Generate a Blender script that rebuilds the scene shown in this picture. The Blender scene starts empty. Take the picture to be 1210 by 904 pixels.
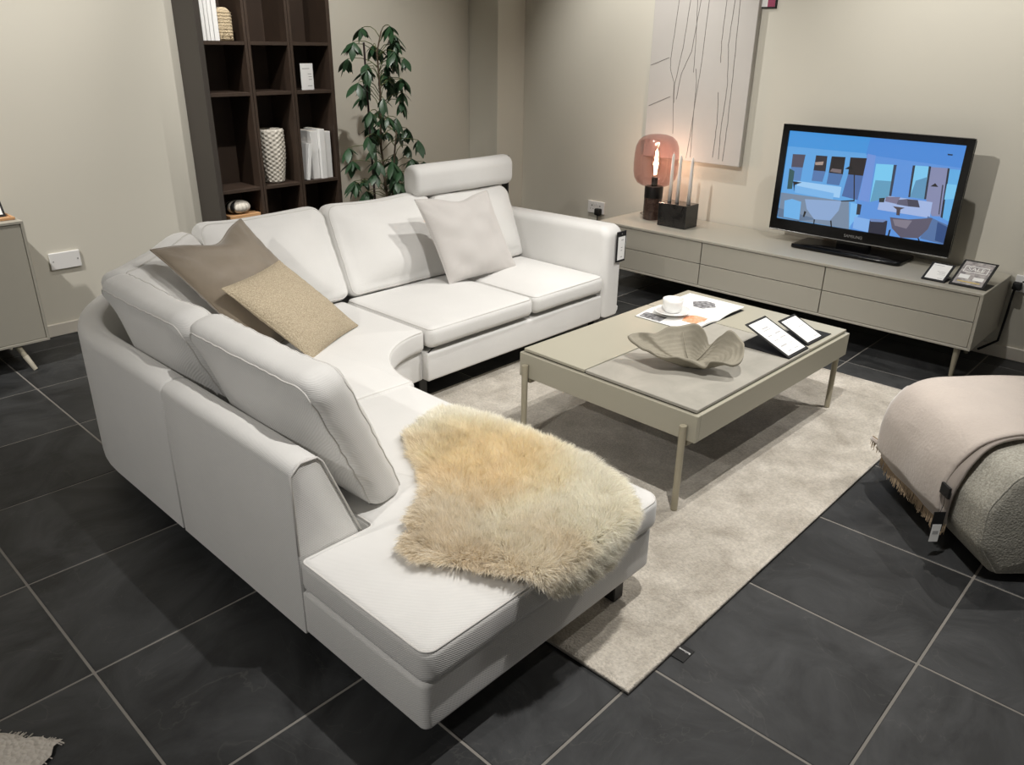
import bpy, bmesh, math, random
import numpy as np
from mathutils import Vector, Matrix, noise
random.seed(7)
S = bpy.context.scene
COL = S.collection
PI = math.pi

# ------------------------------------------------------------------ camera
CAM_H = 1.48
yaw, pit, roll = 0.7509997, 0.4091835, 0.0158929
fw = Vector((math.cos(yaw)*math.cos(pit), math.sin(yaw)*math.cos(pit), -math.sin(pit)))
rt = Vector((math.sin(yaw), -math.cos(yaw), 0)); up = rt.cross(fw)
r2 = math.cos(roll)*rt + math.sin(roll)*up
u2 = -math.sin(roll)*rt + math.cos(roll)*up
cd = bpy.data.cameras.new('camera'); cam = bpy.data.objects.new('camera', cd); COL.objects.link(cam)
cd.sensor_fit = 'HORIZONTAL'; cd.sensor_width = 36.0; cd.lens = 925.35/1210*36.0
cd.clip_start = 0.05; cd.clip_end = 60
m = Matrix.Identity(4)
for i in range(3):
    m[i][0] = r2[i]; m[i][1] = u2[i]; m[i][2] = -fw[i]
m.translation = Vector((0, 0, CAM_H))
cam.matrix_world = m
S.camera = cam

# ------------------------------------------------------------------ world, exposure, ceiling spots and added fill
W = bpy.data.worlds.new('world'); S.world = W; W.use_nodes = True
W.node_tree.nodes['Background'].inputs[0].default_value = (1.0, 0.97, 0.93, 1)
W.node_tree.nodes['Background'].inputs[1].default_value = 0.09
vs = S.view_settings
vs.view_transform = 'Standard'; vs.look = 'None'; vs.gamma = 1.0; vs.exposure = 0.3
vs.use_curve_mapping = False

def spot(loc, aim, power, ang, blend=0.5, rad=0.022, col=(1.0, 0.968, 0.925)):
    l = bpy.data.lights.new('spot_light', 'SPOT'); l.energy = power; l.color = col
    l.spot_size = math.radians(ang); l.spot_blend = blend; l.shadow_soft_size = rad
    o = bpy.data.objects.new('spot_light', l); COL.objects.link(o); o.location = loc
    o.rotation_euler = (Vector(aim)-Vector(loc)).to_track_quat('-Z', 'Y').to_euler()
    return o
spot((1.45, 0.65, 2.8), (2.0, 1.4, 0.3), 165, 72, 0.5)
spot((3.40, 0.85, 2.8), (2.7, 1.9, 0.3), 115, 76, 0.6)
spot((1.50, 2.40, 2.8), (4.3, 1.7, 0.85), 150, 66, 0.8)
spot((3.50, 1.80, 2.8), (2.0, 2.9, 0.5), 105, 62, 0.7)
spot((-0.20, 3.55, 2.8), (0.9, 4.45, 0.95), 210, 80, 0.9)
spot((1.75, 3.55, 2.8), (2.0, 4.48, 1.35), 56, 78, 0.9)
spot((3.75, 3.15, 2.8), (4.57, 3.10, 1.25), 84, 78, 0.9)
spot((3.60, 1.20, 2.8), (4.57, 1.10, 1.35), 62, 84, 0.9)  # extra wash added to brighten the television wall
spot((-1.60, 1.20, 2.75), (0.7, 2.0, 0.35), 115, 62, 0.8)  # added fill for the outer face of the chaise
spot((3.90, -0.10, 2.8), (2.7, 0.5, 0.3), 80, 60, 0.6)
spot((2.30, 2.95, 2.8), (3.0, 4.4, 1.05), 95, 66, 0.9)

# ------------------------------------------------------------------ materials
def lin(c): return tuple(((v/255)/12.92 if v/255 <= 0.04045 else ((v/255+0.055)/1.055)**2.4) for v in c)
MATS = {}
def mat(name, col, rough=0.5, metal=0.0, bump=None, var=None, sheen=0.0, coat=0.0, spec=0.5, emit=None, trans=0.0, alpha=None, vcol=None, randcol=None, sss=0.0):
    """bump=(kind, scale, strength, dist); var=(scale, colour2, contrast)"""
    if name in MATS: return MATS[name]
    M = bpy.data.materials.new(name); M.use_nodes = True; MATS[name] = M
    nt = M.node_tree; N = nt.nodes; L = nt.links; b = N['Principled BSDF']
    b.inputs['Base Color'].default_value = (*col, 1); b.inputs['Roughness'].default_value = rough
    b.inputs['Metallic'].default_value = metal; b.inputs['Specular IOR Level'].default_value = spec
    b.inputs['Sheen Weight'].default_value = sheen; b.inputs['Coat Weight'].default_value = coat
    b.inputs['Transmission Weight'].default_value = trans
    if sss: b.inputs['Subsurface Weight'].default_value = sss; b.inputs['Subsurface Radius'].default_value = (0.03, 0.02, 0.01)
    if emit: b.inputs['Emission Color'].default_value = (*emit[0], 1); b.inputs['Emission Strength'].default_value = emit[1]
    tc = N.new('ShaderNodeTexCoord')
    vec = tc.outputs['Object']
    if randcol:
        oi = N.new('ShaderNodeObjectInfo'); mul = N.new('ShaderNodeMath'); mul.operation = 'MULTIPLY'; mul.inputs[1].default_value = 37.0
        L.new(oi.outputs['Random'], mul.inputs[0]); ad = N.new('ShaderNodeVectorMath'); ad.operation = 'ADD'
        L.new(vec, ad.inputs[0]); L.new(mul.outputs[0], ad.inputs[1]); vec = ad.outputs[0]
    if var:
        n = N.new('ShaderNodeTexNoise'); n.inputs['Scale'].default_value = var[0]; n.inputs['Detail'].default_value = 6; n.inputs['Roughness'].default_value = 0.62
        if len(var) > 3: n.inputs['Distortion'].default_value = var[3]
        L.new(vec, n.inputs['Vector'])
        r = N.new('ShaderNodeValToRGB'); c = var[2]
        r.color_ramp.elements[0].position = 0.5-c; r.color_ramp.elements[1].position = 0.5+c
        r.color_ramp.elements[0].color = (*col, 1); r.color_ramp.elements[1].color = (*var[1], 1)
        L.new(n.outputs['Fac'], r.inputs['Fac']); L.new(r.outputs['Color'], b.inputs['Base Color'])
    if vcol:
        a = N.new('ShaderNodeAttribute'); a.attribute_name = 'Col'
        L.new(a.outputs['Color'], b.inputs['Emission Color' if vcol == 'emit' else 'Base Color'])
    if bump:
        k, sc, st, di = bump
        if k == 'noise':
            t = N.new('ShaderNodeTexNoise'); t.inputs['Scale'].default_value = sc; t.inputs['Detail'].default_value = 5
            L.new(vec, t.inputs['Vector']); out = t.outputs['Fac']
        elif k == 'rib':
            t = N.new('ShaderNodeTexWave'); t.wave_type = 'BANDS'; t.bands_direction = 'DIAGONAL'; t.inputs['Scale'].default_value = sc; t.inputs['Distortion'].default_value = 0.6
            t.inputs['Detail'].default_value = 2; t.inputs['Detail Scale'].default_value = 2
            L.new(vec, t.inputs['Vector']); out = t.outputs['Fac']
            mm = N.new('ShaderNodeMix'); mm.data_type = 'RGBA'; mm.blend_type = 'MULTIPLY'; mm.inputs['Factor'].default_value = 1.0
            rc = N.new('ShaderNodeMapRange'); rc.inputs['To Min'].default_value = 0.90; rc.inputs['To Max'].default_value = 1.0
            L.new(out, rc.inputs['Value']); L.new(rc.outputs[0], mm.inputs[7])
            if b.inputs['Base Color'].is_linked: L.new(b.inputs['Base Color'].links[0].from_socket, mm.inputs[6])
            else: mm.inputs[6].default_value = (*col, 1)
            L.new(mm.outputs[2], b.inputs['Base Color'])
        elif k == 'weave':
            v1 = N.new('ShaderNodeTexVoronoi'); v1.inputs['Scale'].default_value = sc; v1.feature = 'F1'
            L.new(vec, v1.inputs['Vector']); out = v1.outputs['Distance']
        bp = N.new('ShaderNodeBump'); bp.inputs['Strength'].default_value = st; bp.inputs['Distance'].default_value = di
        L.new(out, bp.inputs['Height']); L.new(bp.outputs['Normal'], b.inputs['Normal'])
    return M

m_wall = mat('wall paint', lin((212, 208, 195)), 0.85, bump=('noise', 60, 0.05, 0.002))
m_base = mat('skirting paint', lin((214, 208, 196)), 0.5)
m_ceil = mat('ceiling paint', lin((190, 184, 176)), 0.9)
m_grout = mat('grout', lin((128, 124, 118)), 0.95, bump=('noise', 300, 0.3, 0.001))
m_sofa = mat('ribbed sofa fabric', lin((220, 219, 216)), 0.9, sheen=0.3, bump=('rib', 120, 0.45, 0.001), var=(3.0, lin((228, 227, 224)), 0.25))
m_pipe = mat('sofa piping', lin((206, 204, 200)), 0.9)
m_dark = mat('black metal', lin((18, 18, 18)), 0.4)
m_lacq = mat('greige lacquer', lin((170, 166, 150)), 0.4)
m_lacq2 = mat('media greige lacquer', lin((172, 168, 156)), 0.38)
m_leg = mat('greige leg lacquer', lin((165, 158, 138)), 0.4)
m_stone = mat('grey ceramic stone', lin((150, 147, 138)), 0.45, var=(5.0, lin((180, 176, 166)), 0.3, 1.2), bump=('noise', 30, 0.05, 0.002))
m_bowl = mat('sandy clay', lin((132, 127, 113)), 0.9, var=(14, lin((154, 148, 133)), 0.3), bump=('noise', 90, 0.25, 0.003))
m_white = mat('white paper', lin((240, 240, 238)), 0.7)
m_ceram = mat('white porcelain', lin((238, 238, 236)), 0.18, coat=0.4)
m_print = mat('grey print', lin((175, 175, 175)), 0.7)
m_black = mat('black gloss plastic', lin((7, 7, 8)), 0.16, spec=0.3)
m_blackm = mat('black matt card', lin((16, 16, 16)), 0.7)
m_silver = mat('silver trim', lin((170, 170, 170)), 0.3, 0.9)
m_espresso = mat('espresso oak', lin((52, 41, 33)), 0.55, var=(6, lin((68, 53, 42)), 0.3, 0.5), bump=('noise', 40, 0.15, 0.002))
m_espside = mat('espresso oak outside', lin((62, 57, 52)), 0.55)
m_marble_b = mat('black marble', lin((22, 22, 23)), 0.2, var=(6, lin((44, 43, 42)), 0.12, 3.0))
m_marble_br = mat('brown marble', lin((48, 36, 32)), 0.2, var=(24, lin((92, 74, 66)), 0.2, 2.0))
m_wax = mat('white wax', lin((240, 236, 230)), 0.4, sss=0.1)
m_rug = mat('rug pile', lin((168, 160, 147)), 0.95, sheen=0.3, var=(7, lin((206, 199, 187)), 0.16, 0.3), bump=('noise', 150, 0.9, 0.006))
def _rug():
    N = m_rug.node_tree.nodes; L = m_rug.node_tree.links; b = N['Principled BSDF']
    n = N.new('ShaderNodeTexNoise'); n.inputs['Scale'].default_value = 110; n.inputs['Detail'].default_value = 3
    tc = N['Texture Coordinate']; L.new(tc.outputs['Object'], n.inputs['Vector'])
    mr = N.new('ShaderNodeMapRange'); mr.inputs['From Min'].default_value = 0.3; mr.inputs['From Max'].default_value = 0.7; mr.inputs['To Min'].default_value = 0.78; mr.inputs['To Max'].default_value = 1.08
    L.new(n.outputs['Fac'], mr.inputs['Value'])
    mm = N.new('ShaderNodeMix'); mm.data_type = 'RGBA'; mm.blend_type = 'MULTIPLY'; mm.inputs['Factor'].default_value = 1
    L.new(b.inputs['Base Color'].links[0].from_socket, mm.inputs[6]); L.new(mr.outputs[0], mm.inputs[7]); L.new(mm.outputs[2], b.inputs['Base Color'])
_rug()
m_rug2 = mat('cream braided rug', lin((205, 198, 188)), 0.95, bump=('weave', 90, 0.8, 0.006))
m_velvet = mat('taupe velvet', lin((116, 104, 88)), 0.6, sheen=0.5, var=(8, lin((130, 118, 101)), 0.3))
m_woven = mat('sand woven fabric', lin((146, 133, 111)), 0.95, var=(280, lin((188, 175, 151)), 0.12), bump=('weave', 150, 0.7, 0.003))
m_grey = mat('pale grey pillow fabric', lin((194, 190, 186)), 0.9, sheen=0.25, bump=('rib', 90, 0.2, 0.0008))
m_fur = bpy.data.materials.new('sheepskin fur'); m_fur.use_nodes = True
def _fur():
    N = m_fur.node_tree.nodes; L = m_fur.node_tree.links; N.remove(N['Principled BSDF'])
    a = N.new('ShaderNodeAttribute'); a.attribute_name = 'Col'
    d = N.new('ShaderNodeBsdfDiffuse'); t = N.new('ShaderNodeBsdfTranslucent'); mx = N.new('ShaderNodeMixShader'); mx.inputs[0].default_value = 0.5
    L.new(a.outputs['Color'], d.inputs[0]); L.new(a.outputs['Color'], t.inputs[0]); L.new(d.outputs[0], mx.inputs[1]); L.new(t.outputs[0], mx.inputs[2])
    L.new(mx.outputs[0], N['Material Output'].inputs['Surface'])
_fur()
m_hide = mat('sheepskin hide', lin((216, 196, 152)), 0.9)
m_otto = mat('ottoman weave', lin((150, 147, 136)), 0.95, var=(150, lin((182, 179, 168)), 0.12), bump=('weave', 170, 0.5, 0.0025))
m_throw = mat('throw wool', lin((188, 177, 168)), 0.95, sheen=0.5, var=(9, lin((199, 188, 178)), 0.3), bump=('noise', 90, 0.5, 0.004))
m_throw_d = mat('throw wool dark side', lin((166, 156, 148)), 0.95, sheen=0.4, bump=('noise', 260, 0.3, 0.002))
m_fringe = mat('throw fringe', lin((176, 156, 130)), 0.95)
m_leaf = mat('dark green leaf', lin((34, 62, 40)), 0.4, var=(5, lin((48, 80, 50)), 0.3), randcol=True)
m_stem = mat('plant stem', lin((96, 104, 62)), 0.6)
m_bark = mat('plant bark', lin((84, 72, 56)), 0.8)
m_canvas = mat('relief canvas', lin((196, 192, 186)), 0.9, var=(2.0, lin((204, 200, 195)), 0.3), bump=('noise', 200, 0.15, 0.001))
m_line = mat('dark drawn line', lin((112, 108, 104)), 0.9)
m_wood = mat('light oak', lin((196, 150, 104)), 0.5, var=(10, lin((208, 164, 120)), 0.3))
m_vase = mat('cream relief ceramic', lin((214, 208, 196)), 0.8)
m_rattan = mat('cream rattan', lin((206, 188, 156)), 0.85, bump=('weave', 160, 0.8, 0.004))
m_plate = mat('white plastic', lin((235, 234, 232)), 0.35)
m_pot = mat('grey planter', lin((110, 106, 100)), 0.7)
m_soil = mat('soil', lin((48, 38, 30)), 0.95)
m_screen = mat('television picture', (0.02, 0.02, 0.02), 0.25, vcol='emit', emit=((1, 1, 1), 0.72))
m_pink = mat('magenta print', lin((150, 60, 90)), 0.6)
m_gold = mat('yellow print', lin((206, 184, 110)), 0.6)
m_photo = mat('grey photo print', lin((128, 124, 126)), 0.5, var=(40, lin((190, 184, 182)), 0.12))
m_orange = mat('orange print', lin((214, 138, 92)), 0.6, var=(60, lin((238, 190, 160)), 0.15))
m_photo2 = mat('dark photo print', lin((70, 70, 74)), 0.6, var=(60, lin((170, 170, 172)), 0.15))

# slate: per-tile variation, soft cleft relief, a few pale veins
def make_slate():
    M = bpy.data.materials.new('black slate'); M.use_nodes = True; nt = M.node_tree; N = nt.nodes; L = nt.links; b = N['Principled BSDF']
    tc = N.new('ShaderNodeTexCoord'); oi = N.new('ShaderNodeObjectInfo')
    mul = N.new('ShaderNodeMath'); mul.operation = 'MULTIPLY'; mul.inputs[1].default_value = 53.0; L.new(oi.outputs['Random'], mul.inputs[0])
    ad = N.new('ShaderNodeVectorMath'); ad.operation = 'ADD'; L.new(tc.outputs['Object'], ad.inputs[0]); L.new(mul.outputs[0], ad.inputs[1])
    n1 = N.new('ShaderNodeTexNoise'); n1.inputs['Scale'].default_value = 3.2; n1.inputs['Detail'].default_value = 8; n1.inputs['Distortion'].default_value = 1.4; n1.inputs['Roughness'].default_value = 0.6
    L.new(ad.outputs[0], n1.inputs['Vector'])
    r = N.new('ShaderNodeValToRGB'); r.color_ramp.elements[0].position = 0.36; r.color_ramp.elements[1].position = 0.68
    r.color_ramp.elements[0].color = (*lin((31, 32, 33)), 1); r.color_ramp.elements[1].color = (*lin((60, 61, 62)), 1)
    L.new(n1.outputs['Fac'], r.inputs['Fac'])
    hs = N.new('ShaderNodeHueSaturation'); mr = N.new('ShaderNodeMapRange'); mr.inputs['To Min'].default_value = 0.82; mr.inputs['To Max'].default_value = 1.18
    L.new(oi.outputs['Random'], mr.inputs['Value']); L.new(mr.outputs[0], hs.inputs['Value']); L.new(r.outputs['Color'], hs.inputs['Color'])
    w = N.new('ShaderNodeTexNoise'); w.inputs['Scale'].default_value = 1.6; w.inputs['Detail'].default_value = 5; w.inputs['Distortion'].default_value = 2.0
    L.new(ad.outputs[0], w.inputs['Vector'])
    vr = N.new('ShaderNodeValToRGB'); e = vr.color_ramp.elements
    e[0].position = 0.496; e[0].color = (0, 0, 0, 1); e[1].position = 0.5; e[1].color = (0.10, 0.10, 0.10, 1)
    e2 = e.new(0.504); e2.color = (0, 0, 0, 1)
    L.new(w.outputs['Fac'], vr.inputs['Fac'])
    mx = N.new('ShaderNodeMix'); mx.data_type = 'RGBA'; L.new(vr.outputs['Color'], mx.inputs['Factor']); L.new(hs.outputs['Color'], mx.inputs[6]); mx.inputs[7].default_value = (*lin((120, 118, 112)), 1)
    L.new(mx.outputs[2], b.inputs['Base Color'])
    b.inputs['Roughness'].default_value = 0.55; b.inputs['Specular IOR Level'].default_value = 0.4
    bp = N.new('ShaderNodeBump'); bp.inputs['Strength'].default_value = 0.5; bp.inputs['Distance'].default_value = 0.008
    L.new(n1.outputs['Fac'], bp.inputs['Height']); L.new(bp.outputs['Normal'], b.inputs['Normal'])
    return M
m_slate = make_slate()

def make_glass():
    M = bpy.data.materials.new('smoked rose glass'); M.use_nodes = True; nt = M.node_tree; N = nt.nodes; L = nt.links
    N.remove(N['Principled BSDF']); out = N['Material Output']
    t = N.new('ShaderNodeBsdfTransparent'); t.inputs[0].default_value = (*lin((224, 202, 200)), 1)
    g = N.new('ShaderNodeBsdfGlossy'); g.inputs['Roughness'].default_value = 0.03
    f = N.new('ShaderNodeLayerWeight'); f.inputs['Blend'].default_value = 0.12
    mx = N.new('ShaderNodeMixShader'); L.new(f.outputs['Facing'], mx.inputs[0]); L.new(t.outputs[0], mx.inputs[1]); L.new(g.outputs[0], mx.inputs[2])
    L.new(mx.outputs[0], out.inputs['Surface'])
    return M
m_glass = make_glass()
m_clear = make_glass(); m_clear.name = 'clear bulb glass'
m_clear.node_tree.nodes['Transparent BSDF'].inputs[0].default_value = (0.97, 0.95, 0.92, 1)
m_filament = mat('glowing filament', (1, 0.8, 0.5), 0.5, emit=((1.0, 0.82, 0.6), 60))

# ------------------------------------------------------------------ object helpers
def link_mesh(name, me, mt, parent=None, smooth=False, auto=None):
    if mt is not None: me.materials.append(mt)
    if smooth:
        me.polygons.foreach_set('use_smooth', [True]*len(me.polygons))
    o = bpy.data.objects.new(name, me); COL.objects.link(o)
    if parent is not None: o.parent = parent
    if auto:
        try: me.set_sharp_from_angle(angle=math.radians(auto))
        except Exception: pass
    return o

def origin(root):
    """accumulated plain location of a parent chain (parents are unrotated for world-built things)"""
    v = Vector((0, 0, 0)); o = root
    while o is not None: v += o.location; o = o.parent
    return v

def bobj(name, bm, mt, parent=None, smooth=False, world=False, auto=None):
    if world and parent is not None:
        bmesh.ops.translate(bm, verts=bm.verts, vec=-origin(parent))
    bmesh.ops.recalc_face_normals(bm, faces=bm.faces)
    me = bpy.data.meshes.new(name); bm.to_mesh(me); bm.free()
    return link_mesh(name, me, mt, parent, smooth, auto)

def tag(o, label, cat, group=None, kind=None):
    o['label'] = label; o['category'] = cat
    if group: o['group'] = group
    if kind: o['kind'] = kind
    return o

def thing(name, label, cat, loc=(0, 0, 0), rz=0, group=None):
    o = bpy.data.objects.new(name, None); COL.objects.link(o); o.empty_display_size = 0.1
    o.location = loc; o.rotation_euler = (0, 0, rz)
    return tag(o, label, cat, group)

def box(bm, x0, x1, y0, y1, z0, z1, bev=0.0, seg=2, mtx=None):
    r = bmesh.ops.create_cube(bm, size=1.0)
    vs_ = r['verts']
    for v in vs_:
        v.co = Vector((x0+(v.co.x+.5)*(x1-x0), y0+(v.co.y+.5)*(y1-y0), z0+(v.co.z+.5)*(z1-z0)))
    if bev > 0:
        es = list({e for v in vs_ for e in v.link_edges})
        rr = bmesh.ops.bevel(bm, geom=es, offset=bev, segments=seg, profile=0.5, affect='EDGES')
        vs_ = list({v for f in rr['faces'] for v in f.verts} | {v for v in vs_ if v.is_valid})
    if mtx is not None:
        for v in vs_: v.co = mtx @ v.co
    return bm

def BX(*a, **k):
    bm = bmesh.new(); box(bm, *a, **k); return bm

def cyl(bm, p0, p1, ra, rb=None, n=20, cap=True):
    p0 = Vector(p0); p1 = Vector(p1); rb = ra if rb is None else rb
    d = (p1-p0).normalized(); a = d.orthogonal().normalized(); b = d.cross(a)
    r0 = []; r1 = []
    for i in range(n):
        t = 2*PI*i/n; c = math.cos(t)*a + math.sin(t)*b
        r0.append(bm.verts.new(p0+c*ra)); r1.append(bm.verts.new(p1+c*rb))
    for i in range(n):
        bm.faces.new((r0[i], r0[(i+1) % n], r1[(i+1) % n], r1[i]))
    if cap: bm.faces.new(r0[::-1]); bm.faces.new(r1)
    return bm

def tube(bm, pts, r, n=8, closed=False, taper=None):
    pts = [Vector(p) for p in pts]; k = len(pts); rings = []
    prev = None
    for i, p in enumerate(pts):
        if closed: d = pts[(i+1) % k]-pts[i-1]
        else: d = pts[min(i+1, k-1)]-pts[max(i-1, 0)]
        d.normalize()
        if prev is None: a = d.orthogonal().normalized()
        else:
            a = prev - d*prev.dot(d)
            a = a.normalized() if a.length > 1e-6 else d.orthogonal().normalized()
        prev = a; b = d.cross(a)
        rr = r if taper is None else r+(taper-r)*i/(k-1)
        rings.append([bm.verts.new(p+rr*(math.cos(2*PI*j/n)*a+math.sin(2*PI*j/n)*b)) for j in range(n)])
    for i in range(k if closed else k-1):
        A = rings[i]; B = rings[(i+1) % k]
        for j in range(n): bm.faces.new((A[j], A[(j+1) % n], B[(j+1) % n], B[j]))
    if not closed: bm.faces.new(rings[0][::-1]); bm.faces.new(rings[-1])
    return bm

def lathe(bm, prof, n=40, c=(0, 0), fn=None):
    rings = []
    for (r, z) in prof:
        if r < 1e-6: rings.append([bm.verts.new((c[0], c[1], z))])
        else:
            rg = []
            for j in range(n):
                t = 2*PI*j/n; rr = r+(fn(t, z, r) if fn else 0)
                rg.append(bm.verts.new((c[0]+rr*math.cos(t), c[1]+rr*math.sin(t), z)))
            rings.append(rg)
    for i in range(len(rings)-1):
        A, B = rings[i], rings[i+1]
        for j in range(n):
            if len(A) == 1 and len(B) == 1: continue
            if len(A) == 1: bm.faces.new((A[0], B[j], B[(j+1) % n]))
            elif len(B) == 1: bm.faces.new((A[j], A[(j+1) % n], B[0]))
            else: bm.faces.new((A[j], A[(j+1) % n], B[(j+1) % n], B[j]))
    return bm

def round_poly(pts, rad, step=0.022, arcn=6):
    """rounded, densely sampled closed outline (CCW). rad: number or list"""
    n = len(pts); P = [Vector((p[0], p[1])) for p in pts]; out = []
    R = rad if isinstance(rad, (list, tuple)) else [rad]*n
    segs = []
    for i in range(n):
        p0, p, p1 = P[i-1], P[i], P[(i+1) % n]
        a = (p0-p).normalized(); b = (p1-p).normalized()
        ang = math.acos(max(-1, min(1, a.dot(b))))
        if R[i] <= 0 or ang > PI-0.02: segs.append([p]); continue
        d = R[i]/math.tan(ang/2); s = p+a*d; e = p+b*d
        bis = (a+b).normalized(); c = p+bis*(R[i]/math.sin(ang/2))
        a0 = math.atan2(s.y-c.y, s.x-c.x); a1 = math.atan2(e.y-c.y, e.x-c.x)
        da = (a1-a0+PI) % (2*PI)-PI
        segs.append([Vector((c.x+R[i]*math.cos(a0+da*k/arcn), c.y+R[i]*math.sin(a0+da*k/arcn))) for k in range(arcn+1)])
    for i in range(n):
        out += segs[i]
        s = segs[i][-1]; e = segs[(i+1) % n][0]; L_ = (e-s).length; k = int(L_/step)
        for j in range(1, k): out.append(s+(e-s)*j/k)
    return out

def offset_poly(P, d):
    n = len(P); out = []
    for i in range(n):
        e0 = (P[i]-P[i-1]); e1 = (P[(i+1) % n]-P[i])
        if e0.length < 1e-9: e0 = e1
        if e1.length < 1e-9: e1 = e0
        n0 = Vector((-e0.y, e0.x)).normalized(); n1 = Vector((-e1.y, e1.x)).normalized()
        nn = n0+n1
        nn = nn.normalized() if nn.length > 1e-6 else n0
        k = max(0.6, nn.dot(n0))
        out.append(P[i]+nn*d/k)
    return out

bm_rings = []
def rprism(bm, P, z0, z1, r, crown=0.0, crown_b=0.0, center=None, rect=False, nr=9, wob=0.0, arc=5, seed=0.0, r_b=None, mtx=None):
    """soft extruded outline: rounded top and bottom edges and a crowned top"""
    r_b = r if r_b is None else r_b
    n = len(P)
    inn = offset_poly(P, r)
    if center is None: center = sum(P, Vector((0, 0)))/n
    else: center = Vector(center)
    xs = [p.x for p in inn]; ys = [p.y for p in inn]
    cx, cy = (min(xs)+max(xs))/2, (min(ys)+max(ys))/2; ax, ay = (max(xs)-min(xs))/2, (max(ys)-min(ys))/2
    rings = []
    def ring(Q, z, amp=0.0):
        rg = []
        for q in Q:
            zz = z(q) if callable(z) else z
            v = Vector((q.x, q.y, zz))
            if wob:
                nz = noise.noise(Vector((q.x*4+seed, q.y*4, zz*4)))*wob
                v = Vector((q.x+nz*0.6, q.y+nz*0.6, zz+nz*amp))
            rg.append(bm.verts.new(v))
        rings.append(rg)
    def cap(top):
        cr = crown if top else crown_b; sg = 1 if top else -1; zz = z1 if top else z0
        rr_ = r if top else r_b
        inner = offset_poly(P, rr_)
        res = []
        for k in range(1, nr):
            t = k/nr
            Q = [p.lerp(center, t) for p in inner]
            if rect:
                f = lambda q: zz+sg*cr*(1-min(1, abs((q.x-cx)/ax))**2.6)*(1-min(1, abs((q.y-cy)/ay))**2.6)
            else:
                f = lambda q, t=t: zz+sg*cr*(1-(1-t)**2.4)
            res.append((Q, f))
        return res, zz+sg*cr
    capb, zb = cap(False); capt, zt = cap(True)
    for Q, f in reversed(capb): ring(Q, f)
    for k in range(arc+1):
        a = k/arc*PI/2
        ring(offset_poly(P, r_b*(1-math.sin(a))) if k < arc else P, z0+r_b*(1-math.cos(a)))
    h0, h1 = z0+r_b, z1-r
    nmid = max(0, int((h1-h0)/0.04)-1)
    for k in range(nmid): ring(P, h0+(h1-h0)*(k+1)/(nmid+1))
    for k in range(arc+1):
        a = k/arc*PI/2
        ring(offset_poly(P, r*(1-math.cos(a))) if k > 0 else P, z1-r*(1-math.sin(a)))
    for Q, f in capt: ring(Q, f, 1.0)
    for A, B in zip(rings, rings[1:]):
        for j in range(n): bm.faces.new((A[j], A[(j+1) % n], B[(j+1) % n], B[j]))
    cb = bm.verts.new((center.x, center.y, zb)); ct = bm.verts.new((center.x, center.y, zt))
    for j in range(n):
        bm.faces.new((rings[0][(j+1) % n], rings[0][j], cb)); bm.faces.new((rings[-1][j], rings[-1][(j+1) % n], ct))
    if mtx is not None:
        for v in bm.verts: v.co = mtx @ v.co
    bm_rings[:] = rings
    return bm

def seam(bm, P, off, z, rad=0.0035, mtx=None, sub=1):
    Q = offset_poly(P, off) if off else P
    pts = [Vector((q.x, q.y, z)) for q in Q[::sub]]
    if mtx is not None: pts = [mtx @ p for p in pts]
    return tube(bm, pts, rad, 6, closed=True)

def frame_mtx(o, x, y, z=None):
    """matrix from local axes (columns)"""
    x = Vector(x); y = Vector(y)
    z = x.cross(y).normalized() if z is None else Vector(z)
    M = Matrix.Identity(4)
    for i in range(3): M[i][0] = x[i]; M[i][1] = y[i]; M[i][2] = z[i]
    M.translation = Vector(o)
    return M

def text_mesh(body, size, depth=0.0004, align='CENTER'):
    cu = bpy.data.curves.new('txt', 'FONT'); cu.body = body; cu.size = size; cu.extrude = depth; cu.align_x = align; cu.align_y = 'CENTER'
    o = bpy.data.objects.new('txt', cu); COL.objects.link(o)
    bpy.context.view_layer.update()
    dg = bpy.context.evaluated_depsgraph_get()
    me = bpy.data.meshes.new_from_object(o.evaluated_get(dg))
    bpy.data.objects.remove(o); bpy.data.curves.remove(cu)
    me.materials.clear()
    return me

def text_obj(name, body, size, M, mt, parent):
    me = text_mesh(body, size); me.transform(M)
    o = link_mesh(name, me, mt, parent); return o

# ================================================================== SETTING
XW, YW, ZC = 4.57, 4.485, 2.9
fl = bobj('floor', BX(-2.7, XW+0.1, -2.4, YW+0.1, -0.05, -0.002), m_grout)
tag(fl, 'floor of large black slate tiles with pale grout joints', 'floor', kind='structure')
PX, PY, TX0, TY0 = 0.5023, 0.4997, 0.398, 0.305
def tile_mesh(w, d):
    bm = bmesh.new(); box(bm, 0, w, 0, d, -0.012, 0.0, 0.0015, 1); me = bpy.data.meshes.new('tile')
    bmesh.ops.recalc_face_normals(bm, faces=bm.faces); bm.to_mesh(me); bm.free(); me.materials.append(m_slate); return me
tile_full = tile_mesh(PX-0.007, PY-0.007)
tiles_cache = {}
for i in range(-6, 9):
    for j in range(-5, 9):
        x0 = TX0+i*PX+0.0035; y0 = TY0+j*PY+0.0035
        w = min(PX-0.007, XW-x0); d = min(PY-0.007, YW-y0)
        if w < 0.02 or d < 0.02: continue
        key = (round(w, 3), round(d, 3))
        if key not in tiles_cache: tiles_cache[key] = tile_mesh(w, d)
        t = bpy.data.objects.new('tile', tiles_cache[key]); COL.objects.link(t); t.parent = fl
        t.location = (x0, y0, random.uniform(-0.0004, 0.0002))
o = bobj('ceiling', BX(-2.7, XW+0.1, -2.4, YW+0.1, ZC, ZC+0.05), m_ceil); tag(o, 'plain pale showroom ceiling above the furniture', 'ceiling', kind='structure')
o = bobj('wall_left', BX(-2.7, XW+0.1, YW, YW+0.1, 0, ZC), m_wall); tag(o, 'plain beige painted wall behind the bookcase', 'wall', kind='structure')
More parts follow.
